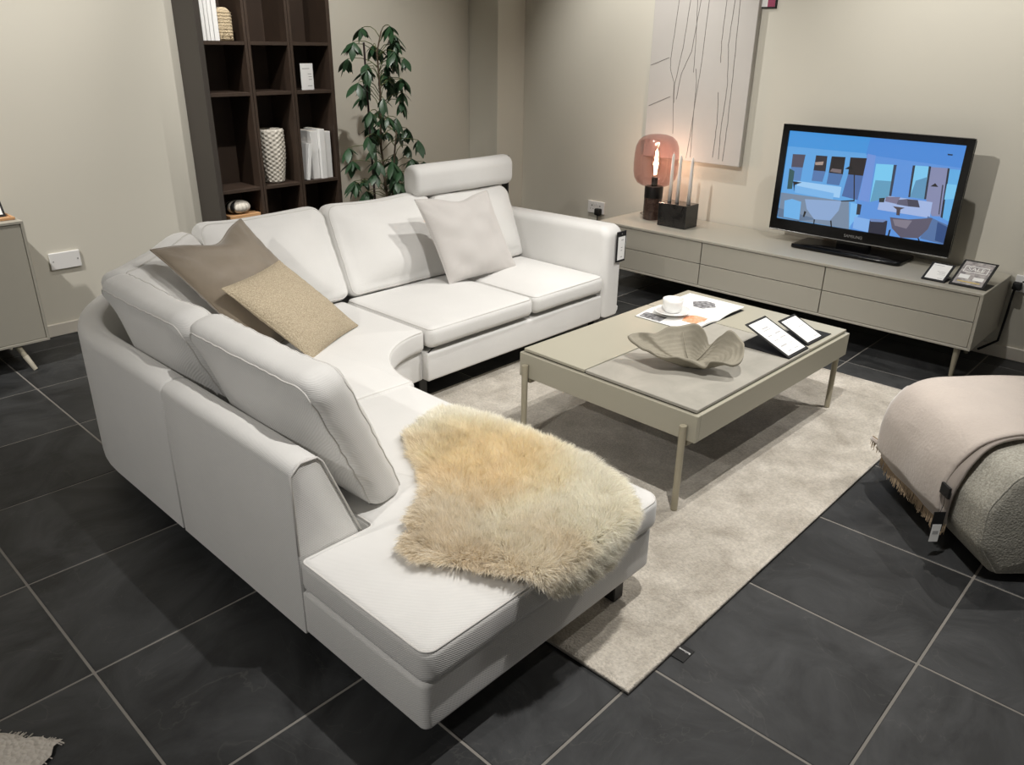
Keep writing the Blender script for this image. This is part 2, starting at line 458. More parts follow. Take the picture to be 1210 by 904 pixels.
o = bobj('wall_right', BX(XW, XW+0.1, -2.4, YW, 0, ZC), m_wall); tag(o, 'plain beige painted wall behind the television', 'wall', kind='structure')
o = bobj('wall_corner', BX(4.287, XW, 4.19, YW, 0, ZC, 0.003, 1), m_wall); tag(o, 'boxed beige pillar filling the corner between the two walls', 'pillar', kind='structure')
bm = BX(-2.7, 2.12, YW-0.014, YW, 0, 0.067, 0.003, 1); box(bm, 2.93, 4.287, YW-0.014, YW, 0, 0.067, 0.003, 1)
o = bobj('baseboard_left', bm, m_base); tag(o, 'low pale skirting board below the bookcase wall', 'skirting', kind='structure')
o = bobj('baseboard_right', BX(XW-0.014, XW, -2.4, 4.19, 0, 0.067, 0.003, 1), m_base); tag(o, 'low pale skirting board below the television wall', 'skirting', kind='structure')

# ================================================================== RUG
t = thing('area_rug', 'pale beige low pile rug with worn streaks under coffee table', 'rug', (2.5, 1.635, 0))
bm = bmesh.new(); nx, ny = 180, 126; G = []
x0, x1, y0, y1 = 1.285, 3.712, 0.79, 2.48
for i in range(nx+1):
    row = []
    for j in range(ny+1):
        x = x0+(x1-x0)*i/nx; y = y0+(y1-y0)*j/ny
        e = min(i, nx-i, j, ny-j); z = 0.012 if e > 0 else 0.003
        z += noise.noise(Vector((x*60, y*60, 0)))*0.0012 if e > 0 else 0
        if e == 0: x += noise.noise(Vector((x*40, y*40, 3)))*0.003; y += noise.noise(Vector((x*40, y*40, 9)))*0.003
        row.append(bm.verts.new((x, y, z)))
    G.append(row)
for i in range(nx):
    for j in range(ny): bm.faces.new((G[i][j], G[i+1][j], G[i+1][j+1], G[i][j+1]))
bobj('pile', bm, m_rug, t, smooth=True, world=True)
bobj('backing', BX(x0+.004, x1-.004, y0+.004, y1-.004, 0.0005, 0.004), m_rug, t, world=True)
bm = bmesh.new(); tube(bm, [(x0, y0, .007), (x1, y0, .007), (x1, y1, .007), (x0, y1, .007)], 0.006, 8, closed=True)
bobj('edge_binding', bm, m_rug, t, world=True, smooth=True)
lab = bobj('woven_label', BX(1.474, 1.53, 0.748, 0.792, 0.001, 0.003), m_blackm, t, world=True); lab['label'] = 'small black fabric label'
Mx = frame_mtx(Vector((1.512, 0.77, 0.0032))-t.location, (0, 1, 0), (-1, 0, 0), (0, 0, 1))
text_obj('lettering', 'BoConcept', 0.0085, Mx, m_white, lab)

t = thing('braided_rug', 'cream chunky braided rug with frayed corner on bare slate', 'rug', (0.261, 1.633, 0))
ea = Vector((-0.575, 0.82)); eb = Vector((-0.77, -0.64)); bm = bmesh.new(); G = []
for i in range(61):
    row = []
    for j in range(61):
        p = ea*(i*0.02)+eb*(j*0.02)
        z = 0.014+0.004*math.sin(j*PI*0.66)*math.cos(i*PI*0.5+0.5*(j % 2)*PI)
        if i in (0, 60) or j in (0, 60): z = 0.009; p = p+Vector((random.uniform(-.006, .006), random.uniform(-.006, .006)))
        row.append(bm.verts.new((p.x, p.y, z)))
    G.append(row)
for i in range(60):
    for j in range(60): bm.faces.new((G[i][j], G[i+1][j], G[i+1][j+1], G[i][j+1]))
bobj('braided_pile', bm, m_rug2, t, smooth=True)
bm = bmesh.new()
for k in range(120):
    s = random.random()*0.5
    p = ea*s if k % 2 else eb*s
    d = (-eb if k % 2 else -ea)*random.uniform(0.004, 0.012)
    tube(bm, [(p.x-d.x, p.y-d.y, 0.010), (p.x+d.x, p.y+d.y, 0.004)], 0.0014, 4)
fr = bobj('frayed_edge', bm, m_rug2, t); fr['kind'] = 'stuff'

# ================================================================== CORNER SOFA
sofa = thing('corner_sofa', 'off-white ribbed fabric corner sofa with open chaise end and headrest', 'sofa', (1.9, 2.3, 0))
ZB = 0.12; ZS = 0.345
def sp(name, bm, mt=m_sofa, smooth=True, parent=sofa, auto=None): return bobj(name, bm, mt, parent, smooth, world=True, auto=auto)
XO, YO = 0.785, 3.27
arc_c = Vector((2.03, 2.03)); arcR = 0.375
def corner_arc(R, n=12):
    return [(arc_c.x-R*math.cos(a), arc_c.y+R*math.sin(a)) for a in [PI/2*k/n for k in range(n+1)]]
# bases
P = round_poly([(XO, 0.968), (1.63, 0.968), (1.63, 2.055), (XO+.2, 2.055), (XO+.2, 1.42), (XO, 1.42)], [0.02, 0.03, 0.004, 0.004, 0.004, 0.004])
bm = bmesh.new(); rprism(bm, P, ZB, 0.25, 0.012, center=(1.25, 1.3), nr=3); sp('chaise_base', bm)
arcp = corner_arc(0.40)
P = round_poly([(0.98, 2.06)]+arcp+[(2.028, 3.05), (1.5, 3.05), (0.98, 2.55)], [0.004]+[0]*len(arcp)+[0.004, 0.01, 0.01])
bm = bmesh.new(); rprism(bm, P, ZB, 0.255, 0.01, center=(1.5, 2.65), nr=3); sp('corner_base', bm)
P = round_poly([(2.034, 2.395), (3.255, 2.395), (3.255, 3.05), (2.034, 3.05)], 0.006)
bm = bmesh.new(); rprism(bm, P, ZB, 0.252, 0.012, nr=3); sp('front_base', bm)
# seat cushions
def seat(P, z0, z1, r, crown, center=None, rect=False, seed=0):
    bm = bmesh.new(); rprism(bm, P, z0, z1, r, crown, center=center, rect=rect, nr=12, wob=0.006, seed=seed, r_b=0.03)
    c = sp('seat_cushion', bm)
    bm = bmesh.new(); seam(bm, P, r*0.3, z1-r*0.3, 0.0028); bobj('piping', bm, m_pipe, c, True, world=True)
    return c
P = round_poly([(XO-.004, 0.955), (1.645, 0.955), (1.645, 2.058), (XO+.21, 2.058), (XO+.21, 1.418), (XO-.004, 1.418)], [0.035, 0.05, 0.03, 0.01, 0.01, 0.02])
seat(P, 0.248, ZS, 0.022, 0.028, (1.25, 1.3), seed=1)
arcp = corner_arc(0.375)
P = round_poly([(0.99, 2.064)]+arcp+[(2.03, 2.99), (1.5, 2.99), (0.99, 2.52)], [0.02, 0.0]+[0]*(len(arcp)-2)+[0.02, 0.02, 0.03, 0.03])
seat(P, 0.255, ZS+.012, 0.018, 0.028, (1.52, 2.6), seed=5)
P = round_poly([(2.037, 2.378), (2.70, 2.378), (2.70, 2.99), (2.037, 2.99)], 0.035)
seat(P, 0.272, 0.367, 0.034, 0.028, rect=True, seed=9)
P = round_poly([(2.706, 2.378), (3.252, 2.378), (3.252, 2.99), (2.706, 2.99)], 0.035)
seat(P, 0.272, 0.367, 0.034, 0.028, rect=True, seed=13)
# backrest frame swept along the outer line
prof = [(0, ZB-0.005), (0, 0.565), (0.006, 0.583), (0.02, 0.594), (0.05, 0.598), (0.075, 0.592), (0.085, 0.58), (0.205, 0.27), (0.205, ZB)]
def sweep(path, normals, name):
    bm = bmesh.new(); rings = []
    for p, nrm in zip(path, normals):
        rings.append([bm.verts.new((p[0]+nrm[0]*a, p[1]+nrm[1]*a, z)) for a, z in prof])
    for A, B in zip(rings, rings[1:]):
        for j in range(len(prof)-1): bm.faces.new((A[j], A[j+1], B[j+1], B[j]))
        bm.faces.new((A[-1], A[0], B[0], B[-1]))
    bm.faces.new(rings[0]); bm.faces.new(rings[-1][::-1])
    es = [e for e in bm.edges if len(e.link_faces) == 2 and (len(e.link_faces[0].verts) > 4 or len(e.link_faces[1].verts) > 4)]
    bmesh.ops.bevel(bm, geom=es, offset=0.006, segments=2, profile=0.5, affect='EDGES')
    return sp(name, bm, auto=50)
ys = [1.42+(2.078-1.42)*k/6 for k in range(7)]
sweep([(XO, y) for y in ys], [(1, 0)]*7, 'backrest_frame')
RC = 0.70; cx, cy = XO+RC, YO-RC
path = [(XO, 2.082), (XO, 2.25), (XO, 2.42)]; nr_ = [(1, 0)]*3
for k in range(17):
    a = PI-PI/2*k/16; path.append((cx+RC*math.cos(a), cy+RC*math.sin(a))); nr_.append((-math.cos(a), -math.sin(a)))
path += [(1.75, YO), (2.03, YO)]; nr_ += [(0, -1)]*2
sweep(path, nr_, 'backrest_frame')
sweep([(2.034+(3.25-2.034)*k/6, YO) for k in range(7)], [(0, -1)]*7, 'backrest_frame')
bm = bmesh.new(); tube(bm, [(XO+.002, 1.419, 0.35), (XO+.001, 1.419, 0.566), (XO+.03, 1.419, 0.592), (XO+.075, 1.419, 0.59), (XO+.088, 1.419, 0.575), (XO+.185, 1.419, 0.33)], 0.003, 6)
sp('frame_piping', bm, m_pipe)
# arm
P = round_poly([(2.385, ZB), (YO, ZB), (YO, 0.60), (2.385, 0.615)], [0.01, 0.02, 0.04, 0.06], arcn=8)
bm = bmesh.new(); Mx = Matrix(((0, 0, 1, 3.256), (1, 0, 0, 0), (0, 1, 0, 0), (0, 0, 0, 1)))
rprism(bm, P, 0, 0.154, 0.04, 0.006, 0.006, mtx=Mx, nr=5, center=(2.85, 0.36)); sp('armrest', bm)
# back cushions: soft boxes leaning on the frame
def back_cushion(base, wdir, lean, w, h, t, seed, name='back_cushion', crown=0.05, droop=0.012, shear=0.22):
    wdir = Vector(wdir).normalized(); back = Vector((0, 0, 1)).cross(wdir).normalized()  # pointing backwards
    upv = (Vector((0, 0, 1))*math.cos(lean)+back*math.sin(lean)).normalized()
    front = wdir.cross(Vector((0, 0, 1))*math.cos(shear)+back*math.sin(shear)).normalized()
    P = round_poly([(-w/2, 0), (w/2, 0), (w/2, h), (-w/2, h)], [0.05, 0.05, 0.07, 0.07], arcn=7)
    Mx = frame_mtx(base, wdir, upv, front)
    bm = bmesh.new(); rprism(bm, P, -t/2, t/2, 0.045, crown, crown*0.95, rect=True, nr=12, wob=0.012, seed=seed, arc=6)
    for v in bm.verts:   # sagging fullness and gathers along the seams
        u = v.co.x/(w/2); q = v.co.y/h
        v.co.y -= droop*(1-u*u)*q
        v.co.z += 0.012*math.sin(q*PI)*(1-abs(u)**3)*(1 if v.co.z > 0 else -1)*0.5
        edge = max(abs(u), abs(2*q-1))
        v.co.z += 0.0022*math.sin(v.co.x*95+2*math.sin(v.co.x*23+seed))*max(0, abs(2*q-1)-0.62)*2.4
        v.co.z += 0.003*math.sin(v.co.y*95+2*math.sin(v.co.y*23+seed))*max(0, abs(u)-0.7)*2.6
        v.co.z += 0.016*noise.noise(Vector((v.co.x*5+seed, v.co.y*5, 0)))*(1 if v.co.z > 0 else -1)*(1-edge**3)
        v.co = Mx @ v.co
    nb = len(bm_rings)                     # piping follows the rounded edges of the finished cushion
    k0 = 11+2; k1 = nb-1-11-3
    loops = [[v.co.copy() for v in bm_rings[k]] for k in (k0, k1)]
    c = sp(name, bm)
    for pts in loops:
        bm = bmesh.new(); tube(bm, pts, 0.0026, 6, closed=True); bobj('piping', bm, m_pipe, c, True, world=True)
    return c
LEAN = 0.46
back_cushion((1.096, 1.755, 0.352), (0, 1, 0), LEAN-.05, 0.63, 0.465, 0.115, 21)
back_cushion((1.09, 2.375, 0.352), (0, 1, 0), LEAN-.05, 0.61, 0.46, 0.115, 33)
back_cushion((1.30, 2.80, 0.352), (1, 1, 0), LEAN, 0.70, 0.455, 0.11, 47)
back_cushion((1.755, 3.01, 0.355), (1, 0, 0), LEAN-.03, 0.62, 0.46, 0.12, 55)
back_cushion((2.385, 3.01, 0.355), (1, 0, 0), LEAN-.03, 0.64, 0.455, 0.12, 63)
back_cushion((2.995, 3.01, 0.355), (1, 0, 0), LEAN-.03, 0.58, 0.43, 0.12, 71)
# headrest roll
P = round_poly([(-0.058, -0.08), (0.058, -0.08), (0.058, 0.08), (-0.058, 0.08)], 0.052, step=0.02, arcn=8)
bm = bmesh.new(); Mx = frame_mtx((2.60, 3.165, 0.822), (0, 1, 0), (0, 0, 1), (1, 0, 0))
rprism(bm, P, 0, 0.72, 0.03, 0.006, 0.006, mtx=Mx, nr=4, wob=0.003)
hr = sp('headrest', bm)
bobj('bracket', BX(3.326, 3.338, 3.165, 3.215, 0.60, 0.892, 0.002, 1), m_dark, hr, world=True)
bobj('bracket', BX(2.64, 2.646, 3.23, 3.25, 0.55, 0.80, 0.002, 1), m_dark, hr, world=True)
for (lx, ly) in ((1.548, 1.035), (0.96, 1.16), (0.92, 2.2), (1.6, 3.15), (3.28, 2.46), (3.28, 3.15), (2.05, 2.47)):
    sp('leg', BX(lx-.022, lx+.022, ly-.022, ly+.022, 0.0135 if (lx > 1.3 and ly < 2.48) else 0.0005, ZB+.01, 0.003, 1), m_dark, smooth=False)

# price tag on the arm
t = thing('price_tag', 'black framed white price tag hanging on front of sofa arm', 'price tag', (3.37, 2.375, 0.5))
bobj('tag_board', BX(-.04, .04, -.003, .003, -.08, .083, 0.002, 1), m_blackm, t)
bobj('tag_paper', BX(-.03, .03, -.004, -.003, -.068, .055), m_white, t)
bm = bmesh.new()
for z_, w_ in ((0.035, .02), (-0.005, .012), (-0.02, .012), (-0.055, .018)): box(bm, -.005, -.005+w_, -.0045, -.004, z_, z_+.004)
bobj('print', bm, m_print, t)['kind'] = 'stuff'
bm = bmesh.new(); cyl(bm, (0, -.005, .07), (0, -.003, .07), .004, n=12); bobj('eyelet', bm, m_silver, t)
bm = bmesh.new(); tube(bm, [(0.04, 0, 0.06), (0.047, 0.0, 0.02), (0.046, 0.01, -.05)], 0.001, 5); bobj('string', bm, m_white, t)

# ================================================================== LOOSE CUSHIONS
def pillow(name, c, a, b, T, mt, label, seed, chop=0.0, back_mat=None, ear=0.05, nseg=34, wr=0.004, seam_mat=None):
    c = Vector(c); a = Vector(a)/2; b = Vector(b)/2; nrm = a.cross(b).normalized()
    root = thing(name, label, 'cushion', c)
    def pt(u, v, s):
        k = ear
        uu = u*(1-k*(1-v*v)); vv = v*(1-k*(1-u*u))-chop*math.exp(-((u-0.1)/0.42)**2)*max(0, v)**3
        h = T*max(0, (1-abs(u)**2.6)*(1-abs(v)**2.6))**0.55
        w_ = noise.noise(Vector((u*2.2+seed, v*2.2, s*3)))*wr*3*(1-max(abs(u), abs(v))**4)
        ed = max(abs(u), abs(v)); g = wr*math.sin((math.atan2(v, u))*34+seed)*max(0, ed-0.6)*max(0, 1-ed)*9
        return a*uu+b*vv+nrm*s*(h+w_+g)
    us = [math.sin((i/nseg-0.5)*PI) for i in range(nseg+1)]
    for s, nm in ((1, 'front_panel'), (-1, 'back_panel')):
        bm = bmesh.new(); G = [[bm.verts.new(pt(u, v, s)) for v in us] for u in us]
        for i in range(nseg):
            for j in range(nseg): bm.faces.new((G[i][j], G[i+1][j], G[i+1][j+1], G[i][j+1]))
        o = bobj(nm, bm, mt if (s == 1 or back_mat is None) else back_mat, root, True)
    bm = bmesh.new(); ring = [pt(u, -1, 1) for u in us]+[pt(1, v, 1) for v in us[1:]]+[pt(u, 1, 1) for u in us[::-1][1:]]+[pt(-1, v, 1) for v in us[::-1][1:-1]]
    tube(bm, ring, 0.003, 6, closed=True); bobj('seam', bm, seam_mat or mt, root, True)
    return root
pillow('throw_pillow', (2.70, 2.835, 0.585), (0.475, -0.008, -0.01), (-0.085, 0.14, 0.40), 0.055, m_grey, 'pale grey square cushion leaning under the sofa headrest', 3.1, chop=0.13, wr=0.007)
pillow('velvet_cushion', (1.445, 2.74, 0.60), (0.46, 0.215, 0.01), (-0.26, 0.2, 0.42), 0.062, m_velvet, 'taupe velvet cushion propped in sofa corner behind woven cushion', 8.7, chop=0.16, wr=0.009, ear=0.08)
pillow('woven_cushion', (1.535, 2.585, 0.525), (0.345, 0.185, 0.005), (-0.23, 0.175, 0.285), 0.05, m_woven, 'sand coloured coarse woven cushion leaning on taupe velvet cushion', 14.2, wr=0.003)

# ================================================================== SHEEPSKIN
sk = thing('sheepskin', 'shaggy cream and golden sheepskin spread over chaise seat', 'sheepskin', (1.35, 1.3, 0.37))
out = [(1.44, 1.72), (1.33, 1.68), (1.27, 1.585), (1.235, 1.50), (1.17, 1.40), (1.04, 1.315), (0.955, 1.245), (0.945, 1.175), (1.00, 1.09), (1.055, 1.0), (1.09, 0.93), (1.15, 0.86), (1.25, 0.825), (1.36, 0.83), (1.44, 0.88), (1.51, 0.97), (1.57, 1.06), (1.605, 1.18), (1.615, 1.34), (1.61, 1.50), (1.585, 1.64), (1.535, 1.74)]
OP = [Vector(p) for p in out]
def inside(p):
    c = False
    for i in range(len(OP)):
        a, b = OP[i-1], OP[i]
        if (a.y > p.y) != (b.y > p.y) and p.x < (b.x-a.x)*(p.y-a.y)/(b.y-a.y)+a.x: c = not c
    return c
def edist(p):
    d = 9
    for i in range(len(OP)):
        a, b = OP[i-1], OP[i]; ab = b-a; t_ = max(0, min(1, (p-a).dot(ab)/ab.length_squared)); d = min(d, (a+ab*t_-p).length)
    return d
YE = 0.965
def drape(p, h):
    """point on the seat (or hanging over its edge) and its normal"""
    bump = 0.02*noise.noise(Vector((p.x*5, p.y*5, 1.3)))
    zt = 0.372+h
    if p.y > YE: return Vector((p.x, p.y, zt+bump*0.4)), Vector((0, 0, 1))
    k = YE-p.y; a = min(k/0.03, PI/2); rr = 0.02
    if a < PI/2: return Vector((p.x, YE-math.sin(a)*rr-h*math.sin(a), zt-rr+math.cos(a)*rr)), Vector((0, -math.sin(a), math.cos(a)))
    return Vector((p.x, YE-rr-h, zt-rr-(k-0.03*PI/2))), Vector((0, -1, 0.12)).normalized()
# hide
bm = bmesh.new(); step = 0.02; vm = {}
ix0, iy0 = 0.9, 0.80
for i in range(40):
    for j in range(48):
        p = Vector((ix0+i*step, iy0+j*step))
        if inside(p): vm[(i, j)] = bm.verts.new(drape(p, 0.006)[0])
for (i, j) in vm:
    q = [(i, j), (i+1, j), (i+1, j+1), (i, j+1)]
    if all(k in vm for k in q): bm.faces.new([vm[k] for k in q])
bobj('hide', bm, m_hide, sk, True, world=True)
# fur strands in clumps
rng = np.random.default_rng(5)
V = []; F = []; C = []
GOLD = np.array(lin((255, 242, 214))); CREAM = np.array(lin((255, 251, 240))); TAN = np.array(lin((236, 222, 198)))
org = origin(sk)
NSTR = 120000; cnt = 0
while cnt < NSTR:
    p = Vector((rng.uniform(0.93, 1.63), rng.uniform(0.82, 1.76)))
    if not inside(p): continue
    cnt += 1
    ed = edist(p)
    base, nrm = drape(p, 0.008)
    g = Vector((noise.noise(Vector((p.x*9, p.y*9, 0))), noise.noise(Vector((p.x*9, p.y*9, 7))), 0))
    g2 = Vector((noise.noise(Vector((p.x*34, p.y*34, 2))), noise.noise(Vector((p.x*34, p.y*34, 5))), 0))
    cen = Vector((1.38, 1.3)); od = (p-cen).normalized()*max(0, 1-ed/0.09)
    L_ = rng.uniform(0.028, 0.05)*(0.75+0.25*min(1, ed/0.05))
    d = (nrm*(0.85 if ed > 0.05 else 0.5)+Vector((od.x, od.y, 0))*0.9+g*0.7+g2*0.75+Vector(rng.normal(0, 0.2, 3))).normalized()
    d2 = (d+g2*0.5+Vector((od.x, od.y, -0.5*max(0, 1-ed/0.06)))*0.5+Vector(rng.normal(0, 0.2, 3))).normalized()
    side = d.cross(Vector(rng.normal(0, 1, 3))).normalized()*rng.uniform(0.0005, 0.0009)
    p1 = base+d*L_*0.5; p2 = p1+d2*L_*0.5
    zlow = 0.365 if p.y > YE+0.02 else -1
    if p2.z < zlow+0.004: p2.z = zlow+0.006
    k = len(V); o_ = org
    V += [tuple(base-side-o_), tuple(base+side-o_), tuple(p1-side*0.9-o_), tuple(p1+side*0.9-o_), tuple(p2-o_)]
    F += [(k, k+1, k+3, k+2), (k+2, k+3, k+4)]
    w = max(0, 1-((p.x-1.37)**2/0.07+(p.y-1.38)**2/0.09)); w = min(1, w*1.2+0.25*noise.noise(Vector((p.x*7, p.y*7, 4))))
    w = max(0, w)
    tip = CREAM*(1-w)+GOLD*w
    tn = max(0, min(1, (1.32-p.x)*2.2+0.5*noise.noise(Vector((p.x*11, p.y*11, 8)))+0.1)); tip = tip*(1-0.55*tn)+TAN*0.55*tn
    tip = tip*rng.uniform(0.88, 1.08)
    root_c = tip*0.97
    C += [root_c, root_c, tip, tip, tip]
me = bpy.data.meshes.new('fur'); me.from_pydata(V, [], F)
ca = me.color_attributes.new('Col', 'FLOAT_COLOR', 'POINT')
arr = np.ones((len(C), 4), np.float32); arr[:, :3] = np.clip(np.array(C), 0, 1); ca.data.foreach_set('color', arr.ravel())
fur = link_mesh('fur', me, m_fur, sk, True); fur['kind'] = 'stuff'

# ================================================================== COFFEE TABLE
ct = thing('coffee_table', 'low greige lacquered coffee table with stone top panel on rug', 'coffee table', (2.68, 1.508, 0.0), math.radians(-1.25))
LX, LY = 0.587, 0.402; ZF0, ZF1 = 0.278, 0.376
bobj('end_apron', BX(-LX, -LX+.02, -LY, LY, ZF0, ZF1, .002, 1), m_lacq, ct)
bobj('end_apron', BX(LX-.02, LX, -LY, LY, ZF0, ZF1, .002, 1), m_lacq, ct)
bobj('side_apron', BX(-LX+.02, LX-.02, -LY, -LY+.02, ZF0, ZF1, .002, 1), m_lacq, ct)
bobj('side_apron', BX(-LX+.02, LX-.02, LY-.02, LY, ZF0, ZF1, .002, 1), m_lacq, ct)
bobj('inner_tray', BX(-LX+.02, LX-.02, -LY+.02, LY-.02, ZF0+.01, 0.366), m_dark, ct)  # coloured black so the shadow gaps round the top panels read dark
xs_, ys_ = 0.24, 0.085; g = 0.0035
o = bobj('top_panel', BX(-LX+.012, xs_-g, ys_+g, LY-.012, 0.3805, 0.392, .0015, 1), m_lacq, ct)
o = bobj('top_panel', BX(-LX+.012, xs_-g, -LY+.012, ys_-g, 0.3805, 0.392, .0015, 1), m_stone, ct); o['label'] = 'grey ceramic stone panel'
o = bobj('top_panel', BX(xs_+g, LX-.012, -LY+.012, LY-.012, 0.3805, 0.392, .0015, 1), m_lacq, ct)
for sx in (-1, 1):
    for sy in (-1, 1):
        bm = bmesh.new(); cyl(bm, (sx*(LX+.0135), sy*0.36, 0.0135), (sx*(LX+.0135), sy*0.36, 0.335), 0.0115, 0.0125, 20); bobj('leg', bm, m_leg, ct, True, auto=40)
        bobj('leg_bracket', BX(min(sx*(LX-.09), sx*(LX-.005)), max(sx*(LX-.09), sx*(LX-.005)), sy*0.36-.012, sy*0.36+.012, 0.258, ZF0+.002), m_leg, ct)

# bowl
rim = [(2.293, 1.557, 0.48), (2.29, 1.491, 0.462), (2.279, 1.409, 0.442), (2.298, 1.369, 0.45), (2.334, 1.324, 0.432), (2.353, 1.262, 0.422), (2.368, 1.242, 0.44), (2.40, 1.176, 0.45), (2.446, 1.166, 0.47), (2.496, 1.197, 0.5), (2.513, 1.233, 0.52), (2.512, 1.269, 0.53), (2.495, 1.289, 0.51), (2.475, 1.315, 0.465), (2.482, 1.335, 0.50), (2.489, 1.362, 0.51), (2.489, 1.406, 0.52), (2.453, 1.45, 0.51), (2.40, 1.486, 0.5), (2.356, 1.507, 0.49), (2.335, 1.545, 0.485)]
bc = Vector((2.402, 1.345, 0.3955))
bw = thing('leaf_bowl', 'sandy ridged leaf shaped bowl with wavy rim on coffee table', 'bowl', bc)
R = [Vector(p) for p in rim]; n = len(R); dense = []
for i in range(n):
    p0, p1, p2, p3 = R[i-1], R[i], R[(i+1) % n], R[(i+2) % n]
    for k in range(6):
        t_ = k/6; dense.append(0.5*((2*p1)+(p2-p0)*t_+(2*p0-5*p1+4*p2-p3)*t_*t_+(3*p1-p0-3*p2+p3)*t_**3)-bc)
bm = bmesh.new(); rings = []; NR = 30
for s_ in (0, 1):
    rs = []
    for k in range(NR+1):
        q = k/NR; rg = []
        for i, d in enumerate(dense):
            rr = 0.10+0.90*q
            z = 0.085*(q**1.5)+(d.z-0.085)*q**3.2
            ridge = 0.0026*math.sin(q*60+1.2*math.sin(i*0.31))*q+0.0045*math.sin(i*0.47+3*q)*q**3+0.010*noise.noise(Vector((d.x*rr*22, d.y*rr*22, 0.5)))*q
            th = 0.0 if s_ == 0 else 0.014*(1-0.5*q)
            rg.append(bm.verts.new((d.x*rr, d.y*rr, 0.012+z*0.93+ridge-th)))
        rs.append(rg)
    for A, B in zip(rs, rs[1:]):
        for j in range(len(dense)): bm.faces.new((A[j], A[(j+1) % len(dense)], B[(j+1) % len(dense)], B[j]))
    bm.faces.new(rs[0]); rings.append(rs)
A, B = rings[0][-1], rings[1][-1]
for j in range(len(dense)): bm.faces.new((A[j], A[(j+1) % len(dense)], B[(j+1) % len(dense)], B[j]))
bobj('shell', bm, m_bowl, bw, True)
for i in (10, 40, 75, 100):
    d = dense[i]; bm = bmesh.new(); tube(bm, [(d.x*q, d.y*q, 0.014+(0.085*q**1.5+(d.z-0.085)*q**3.2)*0.93) for q in (0.1, 0.3, 0.5, 0.7, 0.9)], 0.0028, 6, taper=0.001); bobj('vein', bm, m_bowl, bw, True)

# magazine
mg = thing('magazine', 'open glossy magazine lying under the coffee cup', 'magazine', (2.955, 1.685, 0.3925), math.radians(-1.5))
def page(sgn, lift):
    bm = bmesh.new(); G = []
    for i in range(17):
        q = i/16; x = sgn*0.212*q; z = 0.002+0.018*math.sin(q*PI)*0.8*(1-q*0.6)+lift*q*q+0.001*(1-q)
        G.append([(bm.verts.new((x, y, z+0.0)), bm.verts.new((x, y, max(0.0004, z-0.004-0.004*math.sin(q*PI)) if lift < 0.008 else z-0.004))) for y in (-0.142, 0.142)])
    for a_, b_ in zip(G, G[1:]):
        bm.faces.new((a_[0][0], b_[0][0], b_[1][0], a_[1][0])); bm.faces.new((a_[0][1], a_[1][1], b_[1][1], b_[0][1]))
        bm.faces.new((a_[0][0], a_[0][1], b_[0][1], b_[0][0])); bm.faces.new((a_[1][0], b_[1][0], b_[1][1], a_[1][1]))
    for e in (G[0], G[-1]): bm.faces.new((e[0][0], e[1][0], e[1][1], e[0][1]))
    return bm
bobj('page_block', page(-1, 0.0), m_white, mg, True, auto=40)
bobj('page_block', page(1, 0.016), m_white, mg, True, auto=40)
bobj('cover', BX(-.214, .214, -.144, .144, 0.0, 0.0008), m_blackm, mg)
def pz(x, sgn, lift):
    q = abs(x)/0.212; return 0.002+0.018*math.sin(q*PI)*0.8*(1-q*0.6)+lift*q*q+0.001*(1-q)
def patch(name, sgn, lift, xa, xb, ya, yb, mt, cut=0.0):
    bm = bmesh.new(); G = []
    for i in range(9):
        x = xa+(xb-xa)*i/8; sh = cut*abs(i-4)/4*(yb-ya)*0.5
        G.append([bm.verts.new((x, y, pz(x, sgn, lift)+0.0006)) for y in (ya+sh, yb-sh)])
    for a_, b_ in zip(G, G[1:]): bm.faces.new((a_[0], b_[0], b_[1], a_[1]))
    return bobj(name, bm, mt, mg, True)
patch('printed_photo', -1, 0, -0.14, -0.03, -0.125, -0.03, m_orange, 0.35)
patch('printed_photo', -1, 0, -0.205, -0.15, 0.02, 0.13, m_photo2)
patch('printed_photo', 1, 0.016, 0.06, 0.16, -0.06, 0.06, m_photo2, 0.6)

# saucer + cup
cc = (2.852, 1.715)
sa = thing('saucer', 'white porcelain saucer holding a cup on open magazine', 'saucer', (cc[0], cc[1], 0.411))
bm = bmesh.new(); lathe(bm, [(0, 0), (0.04, 0), (0.045, 0.002), (0.078, 0.012), (0.079, 0.0145), (0.074, 0.0135), (0.044, 0.006), (0, 0.0055)], 48); bobj('dish', bm, m_ceram, sa, True)
bm = bmesh.new(); tube(bm, [(0.078*math.cos(2*PI*k/40), 0.078*math.sin(2*PI*k/40), 0.0135) for k in range(40)], 0.0016, 6, closed=True); bobj('rim', bm, m_ceram, sa, True)
cp = thing('coffee_cup', 'plain white porcelain cup standing on its saucer', 'cup', (cc[0]+.003, cc[1]+.002, 0.4170))
bm = bmesh.new(); lathe(bm, [(0, 0), (0.030, 0), (0.034, 0.003), (0.0415, 0.02), (0.044, 0.045), (0.0445, 0.058), (0.0415, 0.058), (0.040, 0.04), (0.036, 0.012), (0, 0.008)], 48); bobj('cup_body', bm, m_ceram, cp, True)
bm = bmesh.new(); ang = math.radians(60)
hp = [(0.041+0.022*math.sin(a_), 0.034+0.017*math.cos(a_)) for a_ in [PI*k/10 for k in range(11)]]
tube(bm, [(r_*math.cos(ang), r_*math.sin(ang), z_) for r_, z_ in hp], 0.0035, 8); bobj('handle', bm, m_ceram, cp, True)

